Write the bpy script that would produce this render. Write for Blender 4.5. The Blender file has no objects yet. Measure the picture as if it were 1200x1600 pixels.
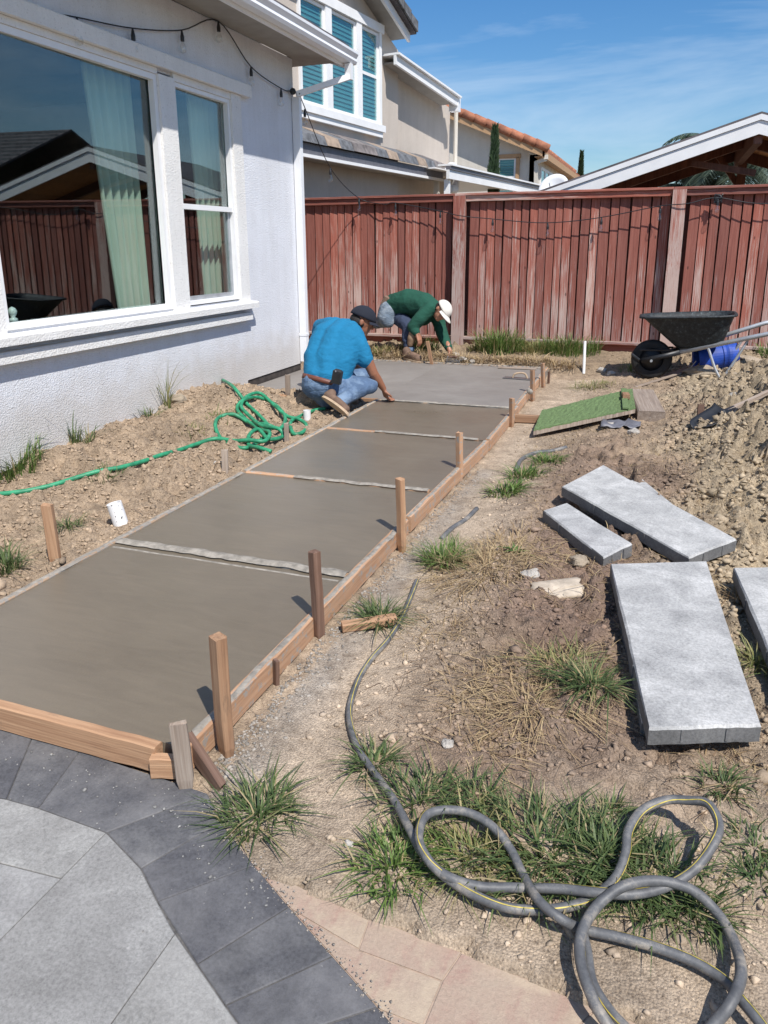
import bpy, bmesh, math, random
import numpy as np
from mathutils import Vector, Matrix, noise as mn
random.seed(7); rng = np.random.default_rng(7)
PI = math.pi
# ------------------------------------------------------------------ camera, sky, sun, exposure
scene = bpy.context.scene
C = scene.collection
CH = 1.42                                   # eye height above the fresh concrete
F, PX, PY = 1183.0, 592.0, 705.0            # focal length and principal point, in photo pixels
_v1 = Vector((1045. - PX, -(380. - PY), -F)).normalized()
_v2 = -Vector((-2670. - PX, -(405. - PY), -F)).normalized()
_v2 = (_v2 - _v1 * _v2.dot(_v1)).normalized()
_v3 = _v2.cross(_v1)
R3 = Matrix((_v2, _v1, _v3))                # camera axes -> world axes
cd = bpy.data.cameras.new('camera'); cam = bpy.data.objects.new('camera', cd); C.objects.link(cam)
cam.matrix_world = Matrix.Translation((0, 0, CH)) @ R3.to_4x4()
cd.sensor_fit = 'VERTICAL'; cd.sensor_height = 24.0; cd.sensor_width = 18.0
cd.lens = F / 1600 * 24.0
cd.shift_x = (600 - PX) / 1600; cd.shift_y = -(800 - PY) / 1600
cd.clip_start = 0.05; cd.clip_end = 2000
scene.camera = cam

SUN_EL, SUN_AZ = 53.0, 133.0                # azimuth clockwise from +Y
w = bpy.data.worlds.new('World'); scene.world = w; w.use_nodes = True
nt = w.node_tree; nt.nodes.clear()
wo = nt.nodes.new('ShaderNodeOutputWorld'); bg = nt.nodes.new('ShaderNodeBackground')
sk = nt.nodes.new('ShaderNodeTexSky'); sk.sky_type = 'NISHITA'; sk.sun_disc = False
sk.sun_elevation = math.radians(SUN_EL); sk.sun_rotation = math.radians(SUN_AZ)
sk.air_density = 1.25; sk.dust_density = 0.25; sk.ozone_density = 3.5
tc = nt.nodes.new('ShaderNodeTexCoord'); mp = nt.nodes.new('ShaderNodeMapping')
mp.inputs['Rotation'].default_value = (0.25, 0.12, 0.5); mp.inputs['Scale'].default_value = (1.1, 2.4, 6.5)
nz = nt.nodes.new('ShaderNodeTexNoise'); nz.inputs['Scale'].default_value = 1.5; nz.inputs['Detail'].default_value = 6; nz.inputs['Roughness'].default_value = .62
nz.inputs['Distortion'].default_value = .35
cr = nt.nodes.new('ShaderNodeValToRGB'); cr.color_ramp.elements[0].position = .42; cr.color_ramp.elements[1].position = .74
cr.color_ramp.elements[1].color = (.62, .62, .62, 1)
mx = nt.nodes.new('ShaderNodeMixRGB'); mx.inputs[2].default_value = (7.0, 8.2, 9.6, 1)
hs = nt.nodes.new('ShaderNodeHueSaturation'); hs.inputs['Saturation'].default_value = 1.30
nt.links.new(tc.outputs['Generated'], mp.inputs[0]); nt.links.new(mp.outputs[0], nz.inputs['Vector'])
nt.links.new(nz.outputs[0], cr.inputs[0]); nt.links.new(cr.outputs[0], mx.inputs[0])
tn = nt.nodes.new('ShaderNodeMixRGB'); tn.blend_type = 'MULTIPLY'; tn.inputs[0].default_value = 1; tn.inputs[2].default_value = (.84, .96, 1.12, 1)
nt.links.new(sk.outputs[0], hs.inputs['Color']); nt.links.new(hs.outputs[0], tn.inputs[1]); nt.links.new(tn.outputs[0], mx.inputs[1])
nt.links.new(mx.outputs[0], bg.inputs[0]); nt.links.new(bg.outputs[0], wo.inputs[0])
bg.inputs['Strength'].default_value = 0.092

sl = bpy.data.lights.new('sun', 'SUN'); sun = bpy.data.objects.new('sun', sl); C.objects.link(sun)
sl.energy = 5.0; sl.angle = math.radians(0.53); sl.color = (1.0, .955, .89)
_sd = Vector((math.sin(math.radians(SUN_AZ)) * math.cos(math.radians(SUN_EL)), math.cos(math.radians(SUN_AZ)) * math.cos(math.radians(SUN_EL)), math.sin(math.radians(SUN_EL))))
sun.rotation_euler = _sd.to_track_quat('Z', 'Y').to_euler(); sun.location = _sd * 30
scene.view_settings.view_transform = 'Standard'; scene.view_settings.look = 'None'
scene.view_settings.gamma = 1.0; scene.view_settings.exposure = 0.22
scene.view_settings.use_curve_mapping = False
scene.render.engine = 'CYCLES'
scene.cycles.max_bounces = 8; scene.cycles.transparent_max_bounces = 16

# ------------------------------------------------------------------ surveying helpers: photo pixel + known plane -> world point
def ray(px, py): return R3 @ Vector((px - PX, -(py - PY), -F))
def G(px, py, z=0.0):
    d = ray(px, py); t = (z - CH) / d.z; return Vector((0, 0, CH)) + d * t
def AX(px, py, x):
    d = ray(px, py); return Vector((0, 0, CH)) + d * (x / d.x)
def AY(px, py, y):
    d = ray(px, py); return Vector((0, 0, CH)) + d * (y / d.y)
def AD(px, py, D): return Vector((0, 0, CH)) + ray(px, py) * (D / F)
class VP:                                   # vertical plane through a point, running along azimuth az (deg from +Y towards +X)
    def __init__(s, p, az):
        s.p = Vector(p); a = math.radians(az); s.d = Vector((math.sin(a), math.cos(a), 0)); s.n = Vector((math.cos(a), -math.sin(a), 0))
    def hit(s, px, py, off=0.0):
        d = ray(px, py); o = Vector((0, 0, CH)); q = s.p + s.n * off
        return o + d * ((q - o).dot(s.n) / d.dot(s.n))
    def uv(s, px, py, off=0.0):
        h = s.hit(px, py, off); return ((h - s.p).dot(s.d), h.z)
    def at(s, u, z, off=0.0):
        q = s.p + s.d * u + s.n * off; return Vector((q.x, q.y, z))

# ------------------------------------------------------------------ numpy noise
def _h(ix, iy, seed):
    n = (ix.astype(np.int64) * 374761393 + iy.astype(np.int64) * 668265263 + seed * 144665) & 0x7fffffff
    n = ((n ^ (n >> 13)) * 1274126177) & 0x7fffffff
    return ((n ^ (n >> 16)) & 0xffff) / 65535.0
def vnoise(x, y, s=0):
    x = np.asarray(x, float); y = np.asarray(y, float)
    ix = np.floor(x); iy = np.floor(y); fx = x - ix; fy = y - iy
    fx = fx * fx * (3 - 2 * fx); fy = fy * fy * (3 - 2 * fy)
    a = _h(ix, iy, s); b = _h(ix + 1, iy, s); c = _h(ix, iy + 1, s); d = _h(ix + 1, iy + 1, s)
    return (a * (1 - fx) + b * fx) * (1 - fy) + (c * (1 - fx) + d * fx) * fy
def fbm(x, y, o=4, s=0):
    v = 0; a = .5; t = 0
    for i in range(o):
        v = v + a * vnoise(x * 2 ** i + 17.3 * i, y * 2 ** i - 9.1 * i, s + i); t += a; a *= .5
    return v / t
def sst(a, b, x): 
    t = np.clip((np.asarray(x, float) - a) / (b - a), 0, 1); return t * t * (3 - 2 * t)

# ------------------------------------------------------------------ terrain
WX = -3.976                                  # face of the stucco wall
SR, SL = -1.215, -2.455                      # right and left edges of the narrow slabs
Y0, YD, YE = 1.60, [2.86, 4.13, 5.43, 6.64], 9.02
PATZ = -0.085
def tbase(x, y):
    x = np.asarray(x, float); y = np.asarray(y, float)
    right = -0.092 + .07 * sst(-.95, -.2, x) + .14 * sst(.25, 1.5, x) * sst(2.5, 5.0, y) + .13 * sst(-.1, .65, x) * sst(4.0, 5.4, y) * (1 - .8 * sst(7.2, 8.5, y))
    right = right + .05 * sst(8.6, 9.5, y) + .045 * np.exp(-((x + .62) ** 2 / .03 + (y - 3.7) ** 2 / .9)) 
    right = right - .05 * (1 - sst(1.0, 2.1, y)) * sst(-.6, 0, x)
    tw = np.interp(y, [0, 3.2, 3.6, 3.9, 4.3, 4.6, 5.2, 5.5, 5.9, 6.35, 6.7, 7.0, 12], [-.09, -.09, -.06, .05, .045, .06, .04, .13, .14, .08, 0.0, -.09, -.09])
    t = sst(-2.62, -3.8, x)
    left = -.045 + (tw + .045) * t + .05 * np.exp(-((x + 3.5) ** 2 / .06 + (y - 5.6) ** 2 / .5))
    f = sst(-1.9, -1.7, x)
    z = left * (1 - f) + right * f
    slab = ((x > SL + .01) & (x < SR - .01) & (y > Y0) & (y < YE)) | ((x < SR - .01) & (y > 6.66) & (y < YE) & (x > WX - .2))
    z = np.where(slab, -.11, z)
    z = np.where((y < Y0 + .02) & (x < SR), -.13, z)
    back = sst(9.0, 9.25, y); z = z * (1 - back) + (.03 + .02 * sst(9.3, 10.2, y) + .03 * sst(-1, 1, x)) * back
    z = np.where(y > 10.6, 0.0, z)
    far = np.maximum(sst(5, 9, np.abs(x)), sst(13, 16, y)); z = z * (1 - far) - .05 * far
    return z
def _g(px, py, z):
    p = G(px, py, z); return (p.x, p.y)
PADL = [_g(425, 1372, -.088), _g(500, 1400, -.088), _g(600, 1440, -.088), _g(720, 1487, -.088), _g(830, 1530, -.088), _g(930, 1575, -.088), _g(1000, 1600, -.088), (.9, .9)]
BORD = [_g(640, 1632, PATZ), _g(590, 1572, PATZ), _g(520, 1493, PATZ), _g(452, 1416, PATZ), _g(397, 1351, PATZ), _g(345, 1283, PATZ), (-1.10, 1.518)]
def flat_zone(x, y, wob=0.0):
    py_ = np.interp(x, [p[0] for p in PADL], [p[1] for p in PADL]); bx = np.interp(y, [p[1] for p in BORD], [p[0] for p in BORD])
    pad_ = (x > -.85) & (x < .9) & (y < py_ + wob * .13)
    bor = (x < bx + .004) & (y < 1.58)
    return pad_ | bor
def tz(x, y): return float(tbase(np.array([x]), np.array([y]))[0])
def GT(px, py, up=0.0):                      # photo pixel -> point on the terrain
    z = 0.0
    for _ in range(8):
        p = G(px, py, z + up); z = .5 * z + .5 * tz(p.x, p.y)
    p = G(px, py, z + up); return Vector((p.x, p.y, p.z))

# ------------------------------------------------------------------ materials
def nodes(name):
    m = bpy.data.materials.new(name); m.use_nodes = True; t = m.node_tree
    return m, t, t.nodes['Principled BSDF']
def N(t, kind, **kw):
    n = t.nodes.new(kind)
    for k, v in kw.items():
        if k in n.inputs: n.inputs[k].default_value = v
        else: setattr(n, k, v)
    return n
def ramp(t, src, stops):
    r = t.nodes.new('ShaderNodeValToRGB'); e = r.color_ramp.elements
    e[0].position, e[0].color = stops[0][0], (*stops[0][1], 1)
    e[1].position, e[1].color = stops[-1][0], (*stops[-1][1], 1)
    for p, c in stops[1:-1]:
        q = e.new(p); q.color = (*c, 1)
    t.links.new(src, r.inputs[0]); return r.outputs[0]
def mapped(t, scale=(1, 1, 1), coord='Object', rnd=True):
    c = N(t, 'ShaderNodeTexCoord'); m = N(t, 'ShaderNodeMapping'); m.inputs['Scale'].default_value = scale
    if rnd:
        oi = N(t, 'ShaderNodeObjectInfo'); mu = N(t, 'ShaderNodeVectorMath', operation='SCALE'); mu.inputs[0].default_value = (37, 91, 53)
        t.links.new(oi.outputs['Random'], mu.inputs['Scale']); t.links.new(mu.outputs[0], m.inputs['Location'])
    t.links.new(c.outputs[coord], m.inputs[0]); return m.outputs[0]
def noise(t, vec, scale, detail=4, rough=.55, dist=0):
    n = N(t, 'ShaderNodeTexNoise'); n.inputs['Scale'].default_value = scale; n.inputs['Detail'].default_value = detail
    n.inputs['Roughness'].default_value = rough; n.inputs['Distortion'].default_value = dist
    t.links.new(vec, n.inputs['Vector']); return n.outputs[0]
def mixc(t, fac, a, b, mode='MIX'):
    m = t.nodes.new('ShaderNodeMixRGB'); m.blend_type = mode
    for i, v in ((0, fac), (1, a), (2, b)):
        if hasattr(v, 'links'): t.links.new(v, m.inputs[i])
        else: m.inputs[i].default_value = v if i == 0 else (*v, 1)
    return m.outputs[0]
def bump(t, bsdf, h, strength=.4, dist=.01):
    b = N(t, 'ShaderNodeBump'); b.inputs['Strength'].default_value = strength; b.inputs['Distance'].default_value = dist
    t.links.new(h, b.inputs['Height']); t.links.new(b.outputs[0], bsdf.inputs['Normal']); return b
def plain(name, col, rough=.6, metal=0, var=.18, scale=12, bs=.15, bd=.004, det=5, coord='Object'):
    m, t, b = nodes(name); v = mapped(t, coord=coord); n = noise(t, v, scale, det)
    lo = tuple(c * (1 - var) for c in col); hi = tuple(min(1, c * (1 + var)) for c in col)
    t.links.new(ramp(t, n, [(.3, lo), (.7, hi)]), b.inputs['Base Color'])
    b.inputs['Roughness'].default_value = rough; b.inputs['Metallic'].default_value = metal
    if bs: bump(t, b, noise(t, v, scale * 6, 3), bs, bd)
    return m
def wood(name, cols, stain=None, stain_th=.62, grain=(22, 22, 1.6), rough=.75, splat=None, gs=.35):
    """long grain along local Z; optional stain colour in blotches; optional cement splatter"""
    m, t, b = nodes(name); v = mapped(t, grain)
    n1 = noise(t, v, 1.6, 8, .62, .6); c = ramp(t, n1, [(.25, cols[0]), (.5, cols[1]), (.75, cols[2])])
    v2 = mapped(t, (grain[0] * 3.5, grain[1] * 3.5, grain[2] * 1.2)); n2 = noise(t, v2, 2.0, 3, .6)
    dk = ramp(t, n2, [(.34, (.66, .6, .55)), (.56, (1, 1, 1))]); c = mixc(t, .6, c, dk, 'MULTIPLY')
    if stain:
        v3 = mapped(t, (5, 5, 1.2)); n3 = noise(t, v3, 2.2, 7, .7); f = ramp(t, n3, [(stain_th - .06, (0, 0, 0)), (stain_th + .05, (1, 1, 1))])
        c = mixc(t, f, c, stain)
    if splat:
        v4 = mapped(t, (1, 1, 1)); n4 = noise(t, v4, 26, 6, .68); f = ramp(t, n4, [(splat, (0, 0, 0)), (splat + .07, (1, 1, 1))])
        c = mixc(t, f, c, (.33, .31, .28))
    oi = N(t, 'ShaderNodeObjectInfo'); rv = ramp(t, oi.outputs['Random'], [(0, (.72, .70, .70)), (1, (1.12, 1.1, 1.08))])
    c = mixc(t, 1, c, rv, 'MULTIPLY')
    t.links.new(c, b.inputs['Base Color']); b.inputs['Roughness'].default_value = rough
    bump(t, b, n2, gs, .004); return m

M = {}
M['lumber'] = wood('fresh_lumber', [(.29, .16, .09), (.40, .24, .14), (.50, .325, .20)], grain=(24, 24, 1.1), stain=(.20, .13, .085), stain_th=.60)
M['lumber_splat'] = wood('lumber_with_cement', [(.38, .215, .125), (.48, .295, .18), (.58, .385, .255)], grain=(24, 24, 1.1), splat=.545)
M['lumber_caked'] = wood('lumber_caked_in_cement', [(.40, .26, .16), (.46, .33, .22), (.50, .40, .30)], grain=(18, 18, 1.4), splat=.47)
M['old_wood'] = wood('weathered_grey_wood', [(.20, .16, .13), (.33, .27, .22), (.46, .40, .34)], grain=(26, 26, 1.2), splat=.66)
M['brown_wood'] = wood('dark_brown_wood', [(.09, .05, .035), (.17, .10, .07), (.25, .16, .12)], grain=(28, 28, 1.2))
# fence paint: worn away in patches, more so low on the board (object Z runs up the board)
def fence_mat(name, wear):
    m, t, b = nodes(name); v = mapped(t, (30, 30, 1.3)); n1 = noise(t, v, 1.5, 8, .65, .5)
    c = ramp(t, n1, [(.25, (.17, .050, .036)), (.5, (.28, .090, .064)), (.78, (.37, .150, .112))])
    g = noise(t, mapped(t, (75, 75, 1.1)), 2.2, 5, .65)
    tcn = N(t, 'ShaderNodeTexCoord'); sp = N(t, 'ShaderNodeSeparateXYZ'); t.links.new(tcn.outputs['Object'], sp.inputs[0])
    mr = N(t, 'ShaderNodeMapRange'); mr.inputs[1].default_value = 1.9; mr.inputs[2].default_value = 0.0; mr.inputs[3].default_value = -.12; mr.inputs[4].default_value = .10
    t.links.new(sp.outputs['Z'], mr.inputs[0])
    oi = N(t, 'ShaderNodeObjectInfo'); mr2 = N(t, 'ShaderNodeMapRange'); mr2.inputs[3].default_value = -.10; mr2.inputs[4].default_value = .075; t.links.new(oi.outputs['Random'], mr2.inputs[0])
    a = N(t, 'ShaderNodeMath', operation='ADD'); t.links.new(g, a.inputs[0]); t.links.new(mr.outputs[0], a.inputs[1])
    a2 = N(t, 'ShaderNodeMath', operation='ADD'); t.links.new(a.outputs[0], a2.inputs[0]); t.links.new(mr2.outputs[0], a2.inputs[1])
    big = noise(t, mapped(t, (4, 4, .9)), 2, 3); a3 = N(t, 'ShaderNodeMath', operation='MULTIPLY_ADD'); t.links.new(big, a3.inputs[0]); a3.inputs[1].default_value = .45; t.links.new(a2.outputs[0], a3.inputs[2])
    f = ramp(t, a3.outputs[0], [(.775 - wear, (0, 0, 0)), (.90 - wear, (1, 1, 1))])
    c = mixc(t, f, c, (.43, .33, .30))
    rv = ramp(t, oi.outputs['Random'], [(0, (.72, .74, .78)), (.5, (.98, .98, .98)), (1, (1.22, 1.14, 1.08))]); c = mixc(t, 1, c, rv, 'MULTIPLY')
    kn = N(t, 'ShaderNodeTexVoronoi'); kn.inputs['Scale'].default_value = 3.2; t.links.new(mapped(t, (2.2, 2.2, 1)), kn.inputs['Vector'])
    kf = ramp(t, kn.outputs['Distance'], [(.05, (.25, .2, .2)), (.085, (1, 1, 1))]); c = mixc(t, .8, c, kf, 'MULTIPLY')
    t.links.new(c, b.inputs['Base Color']); b.inputs['Roughness'].default_value = .8; bump(t, b, g, .45, .004); return m
M['fence'] = fence_mat('worn_red_fence_paint', 0.02); M['fence_post'] = fence_mat('flaking_post_paint', .17)
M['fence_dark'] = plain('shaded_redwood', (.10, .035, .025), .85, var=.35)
M['fence_rail'] = fence_mat('bleached_rail', .30)

def stucco(name, col, bs=.55, scale=95, bd=.006, dirt=None):
    m, t, b = nodes(name); v = mapped(t, rnd=False)
    n = noise(t, v, 2.2, 6, .6); c = ramp(t, n, [(.3, tuple(x * .93 for x in col)), (.7, tuple(x * 1.04 for x in col))])
    stn = noise(t, mapped(t, (3, 3, .35), rnd=False), 2.2, 7, .7); c = mixc(t, .5, c, ramp(t, stn, [(.35, (.90, .89, .87)), (.6, (1.03, 1.03, 1.03))]), 'MULTIPLY'); sp = noise(t, v, 55, 3, .6); s = ramp(t, sp, [(.30, (.62, .61, .60)), (.40, (1, 1, 1))]); c = mixc(t, .55, c, s, 'MULTIPLY')
    if dirt:
        g = N(t, 'ShaderNodeNewGeometry'); q = N(t, 'ShaderNodeSeparateXYZ'); t.links.new(g.outputs['Position'], q.inputs[0])
        ad = N(t, 'ShaderNodeMath', operation='MULTIPLY_ADD'); t.links.new(noise(t, v, 5, 6, .7), ad.inputs[0]); ad.inputs[1].default_value = -.5; t.links.new(q.outputs['Z'], ad.inputs[2])
        f = ramp(t, ad.outputs[0], [(0.0, (1, 1, 1)), (.30, (.0, .0, .0))]); f2 = mixc(t, 1, f, (.45, .45, .45), 'MULTIPLY'); c = mixc(t, f2, c, dirt)
    t.links.new(c, b.inputs['Base Color']); b.inputs['Roughness'].default_value = .9
    vo = N(t, 'ShaderNodeTexVoronoi'); vo.inputs['Scale'].default_value = scale; t.links.new(v, vo.inputs['Vector'])
    nn = noise(t, v, scale * .9, 4, .7); a = N(t, 'ShaderNodeMath', operation='ADD'); t.links.new(vo.outputs['Distance'], a.inputs[0]); t.links.new(nn, a.inputs[1])
    bump(t, b, a.outputs[0], bs, bd); return m
M['stucco_white'] = stucco('white_stucco', (.68, .695, .735), dirt=(.42, .36, .28))
M['stucco_trim'] = stucco('painted_stucco_trim', (.76, .75, .73), .5, 80)
M['stucco_beige'] = stucco('beige_stucco', (.50, .44, .385), .2, 60)
M['stucco_cream'] = stucco('cream_stucco', (.62, .58, .51), .2, 60)
M['white_paint'] = plain('white_paint', (.78, .78, .78), .45, var=.05, scale=4, bs=.05)
M['white_metal'] = plain('white_gutter_metal', (.76, .77, .79), .35, var=.05, scale=3, bs=.04)
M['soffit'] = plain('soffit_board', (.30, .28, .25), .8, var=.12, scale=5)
M['grey_dark'] = plain('dark_grey_metal', (.13, .13, .15), .5, var=.15)
M['tan_trim'] = plain('tan_painted_trim', (.42, .26, .14), .7, var=.12)
M['foundation'] = plain('dark_foundation', (.055, .045, .04), .8, var=.5, scale=9, bs=.4)  # one near-black mottled tone over the whole foundation strip
def glass(name, tint, refl, rough=.0):
    m, t, b = nodes(name); t.nodes.remove(b); out = t.nodes['Material Output']
    tr = N(t, 'ShaderNodeBsdfTransparent'); tr.inputs[0].default_value = (*tint, 1)
    gl = N(t, 'ShaderNodeBsdfGlossy'); gl.inputs['Roughness'].default_value = rough; gl.inputs[0].default_value = (.92, .97, 1, 1)
    fr = N(t, 'ShaderNodeLayerWeight'); fr.inputs[0].default_value = .5; pw = N(t, 'ShaderNodeMath', operation='POWER'); pw.inputs[1].default_value = 3.0; t.links.new(fr.outputs['Facing'], pw.inputs[0])
    ma = N(t, 'ShaderNodeMath', operation='MULTIPLY_ADD'); ma.inputs[1].default_value = .7; ma.inputs[2].default_value = refl; ma.use_clamp = True
    mi = N(t, 'ShaderNodeMixShader'); t.links.new(pw.outputs[0], ma.inputs[0]); t.links.new(ma.outputs[0], mi.inputs[0])
    t.links.new(tr.outputs[0], mi.inputs[1]); t.links.new(gl.outputs[0], mi.inputs[2]); t.links.new(mi.outputs[0], out.inputs[0]); return m
M['glass'] = glass('coated_window_glass', (.88, .95, .92), .085)
M['glass_far'] = glass('blue_window_glass', (.74, .92, .92), .04)
M['glass_bulb'] = glass('clear_bulb_glass', (.93, .93, .92), .10)
M['curtain'] = plain('sheer_curtain', (.52, .56, .50), .9, var=.05, scale=2, bs=.0)
M['blind'] = plain('window_blind', (.20, .29, .31), .6, var=.05, scale=2, bs=0)
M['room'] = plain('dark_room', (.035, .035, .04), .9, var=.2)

def concrete(name, a, b_, rough, lighter=None):
    m, t, b = nodes(name); v = mapped(t, coord='Object', rnd=True)
    n = noise(t, v, 1.4, 6, .6, .8); c = ramp(t, n, [(.3, a), (.7, b_)])
    sw = noise(t, mapped(t, (1.2, 6, 1)), 3.0, 5, .6, 1.5); c = mixc(t, .35, c, ramp(t, sw, [(.35, (.80, .80, .80)), (.65, (1.12, 1.12, 1.10))]), 'MULTIPLY')
    fine = noise(t, v, 140, 3, .6); c = mixc(t, .3, c, ramp(t, fine, [(.3, (.85, .85, .85)), (.7, (1.1, 1.1, 1.1))]), 'MULTIPLY')
    t.links.new(c, b.inputs['Base Color'])
    r = ramp(t, n, [(.3, (rough - .06,) * 3), (.7, (rough + .08,) * 3)]); t.links.new(r, b.inputs['Roughness'])
    a1 = N(t, 'ShaderNodeMath', operation='MULTIPLY_ADD'); t.links.new(sw, a1.inputs[0]); a1.inputs[1].default_value = 1.2; t.links.new(fine, a1.inputs[2])
    bump(t, b, a1.outputs[0], .10, .004); return m
M['wet_concrete'] = concrete('fresh_wet_concrete', (.147, .121, .090), (.175, .145, .108), .33)
M['far_concrete'] = concrete('troweled_concrete', (.195, .175, .158), (.24, .22, .20), .6)
M['cement_crust'] = plain('cement_crust', (.27, .245, .21), .9, var=.35, scale=30, bs=.6, bd=.004)

def paver_mat(name, c0, c1, c2, spots=True):
    m, t, b = nodes(name); v = mapped(t, coord='Object', rnd=True)
    n = noise(t, v, 5.5, 8, .68, .5); c = ramp(t, n, [(.28, c0), (.5, c1), (.72, c2)])
    f = noise(t, v, 110, 6, .8); c = mixc(t, .9, c, ramp(t, f, [(.30, (.55, .55, .55)), (.5, (1, 1, 1)), (.70, (1.38, 1.38, 1.38))]), 'MULTIPLY')
    if spots:
        s = noise(t, v, 62, 3, .5); c = mixc(t, ramp(t, s, [(.735, (0, 0, 0)), (.77, (.7, .7, .7))]), c, (.42, .40, .38)); bl = noise(t, v, 1.9, 7, .72, .4); c = mixc(t, ramp(t, bl, [(.46, (0, 0, 0)), (.68, (.35, .35, .35))]), c, (.34, .33, .32))
    oi = N(t, 'ShaderNodeObjectInfo'); c = mixc(t, 1, c, ramp(t, oi.outputs['Random'], [(0, (.88, .88, .9)), (1, (1.1, 1.1, 1.08))]), 'MULTIPLY')
    t.links.new(c, b.inputs['Base Color']); b.inputs['Roughness'].default_value = .85
    bump(t, b, f, .45, .003); return m
M['paver_light'] = paver_mat('light_grey_paver', (.185, .180, .172), (.25, .245, .235), (.33, .325, .31))
M['paver_dark'] = paver_mat('charcoal_paver', (.062, .062, .068), (.088, .088, .095), (.135, .134, .138))
M['paver_slab'] = paver_mat('grey_step_slab', (.23, .23, .23), (.36, .358, .353), (.52, .515, .505), False)
M['dirt_ridge'] = plain('pressed_dirt', (.30, .235, .16), .95, var=.3, scale=60, bs=.8)
M['slab_side'] = paver_mat('dark_slab_side', (.10, .10, .10), (.14, .14, .142), (.19, .19, .19), False)  # side faces and ribs, darker than the slab tops
M['sand_pale'] = plain('pale_joint_dust', (.38, .29, .225), .95, var=.2, scale=40, bs=.4)
M['sand'] = plain('joint_sand', (.12, .115, .11), .95, var=.4, scale=60, bs=.6)
def stamped():
    m, t, b = nodes('stamped_pink_concrete'); v = mapped(t, rnd=False)
    n = noise(t, v, 3.4, 8, .68, .7); c = ramp(t, n, [(.36, (.40, .315, .24)), (.5, (.385, .285, .22)), (.62, (.35, .21, .17))])
    f = noise(t, v, 120, 4, .75); c = mixc(t, .6, c, ramp(t, f, [(.3, (.75, .75, .75)), (.7, (1.15, 1.15, 1.15))]), 'MULTIPLY')
    d = noise(t, v, 9, 7, .7); c = mixc(t, ramp(t, d, [(.48, (0, 0, 0)), (.62, (.8, .8, .8))]), c, (.46, .37, .27))
    t.links.new(c, b.inputs['Base Color']); b.inputs['Roughness'].default_value = .9; bump(t, b, noise(t, v, 30, 8, .75), .6, .008); return m
M['stamped'] = stamped()
def dirt():
    m, t, b = nodes('dry_dirt'); v = mapped(t, coord='Object', rnd=False)
    at = N(t, 'ShaderNodeAttribute', attribute_name='tint')
    n = noise(t, v, 16, 9, .74, .5); c = mixc(t, .9, at.outputs['Color'], ramp(t, n, [(.30, (.55, .52, .49)), (.5, (.96, .96, .96)), (.72, (1.34, 1.33, 1.30))]), 'MULTIPLY')
    f = noise(t, v, 170, 6, .78); c = mixc(t, .85, c, ramp(t, f, [(.34, (.40, .37, .35)), (.50, (1, 1, 1)), (.68, (1.5, 1.5, 1.48))]), 'MULTIPLY')
    f2 = noise(t, v, 62, 5, .7); c = mixc(t, .8, c, ramp(t, f2, [(.34, (.55, .52, .50)), (.46, (1, 1, 1)), (.66, (1.15, 1.15, 1.15))]), 'MULTIPLY')
    t.links.new(c, b.inputs['Base Color']); b.inputs['Roughness'].default_value = .96
    vo = N(t, 'ShaderNodeTexVoronoi'); vo.inputs['Scale'].default_value = 150; t.links.new(v, vo.inputs['Vector'])
    a = N(t, 'ShaderNodeMath', operation='MULTIPLY_ADD'); t.links.new(vo.outputs['Distance'], a.inputs[0]); a.inputs[1].default_value = -.5; t.links.new(noise(t, v, 48, 10, .8), a.inputs[2])
    bump(t, b, a.outputs[0], .8, .012); return m
M['dirt'] = dirt()
def clodm():
    m, t, b = nodes('dirt_clods'); at = N(t, 'ShaderNodeAttribute', attribute_name='tint')
    v = mapped(t, rnd=False); n = noise(t, v, 120, 5, .7); c = mixc(t, .7, at.outputs['Color'], ramp(t, n, [(.3, (.65, .65, .65)), (.7, (1.25, 1.25, 1.25))]), 'MULTIPLY')
    t.links.new(c, b.inputs['Base Color']); b.inputs['Roughness'].default_value = .95; bump(t, b, n, .5, .004); return m
M['clod'] = clodm()
def bladem(name, c0, c1, rough=.6, trans=.25, dead=False):
    m, t, b = nodes(name); g = N(t, 'ShaderNodeNewGeometry')
    c = ramp(t, g.outputs['Random Per Island'], [(0, c0), (.80, c1), (.84, (.30, .24, .12)), (1, (.42, .34, .19))] if dead else [(0, c0), (1, c1)]); t.links.new(c, b.inputs['Base Color']); b.inputs['Roughness'].default_value = rough
    tr = N(t, 'ShaderNodeBsdfTranslucent'); t.links.new(c, tr.inputs[0]); mi = N(t, 'ShaderNodeMixShader'); mi.inputs[0].default_value = trans
    t.links.new(b.outputs[0], mi.inputs[1]); t.links.new(tr.outputs[0], mi.inputs[2]); t.links.new(mi.outputs[0], t.nodes['Material Output'].inputs[0]); return m
M['grass'] = bladem('green_grass', (.040, .075, .022), (.14, .19, .065), dead=True)
M['grass_bright'] = bladem('bright_grass', (.05, .11, .02), (.17, .25, .06), dead=True)
M['grass_mixed'] = bladem('yellowing_grass', (.10, .15, .04), (.36, .30, .13))
M['straw'] = bladem('dry_straw', (.22, .14, .075), (.50, .38, .21), .8, .15)
M['root'] = bladem('dark_roots', (.09, .055, .035), (.24, .16, .10), .9, .05)
M['cypress'] = bladem('cypress_leaf', (.012, .030, .010), (.045, .085, .028), .7, .1)
M['palm'] = bladem('palm_leaf', (.030, .055, .040), (.13, .17, .12), .45, .2)
def dusty_rubber():
    m, t, b = nodes('dusty_grey_hose'); v = mapped(t, rnd=False); n = noise(t, v, 14, 8, .75); c = ramp(t, n, [(.36, (.070, .072, .077)), (.52, (.120, .122, .126)), (.66, (.29, .26, .22))])
    t.links.new(c, b.inputs['Base Color']); b.inputs['Roughness'].default_value = .55; bump(t, b, n, .25, .003); return m
M['rubber_grey'] = dusty_rubber()
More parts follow.
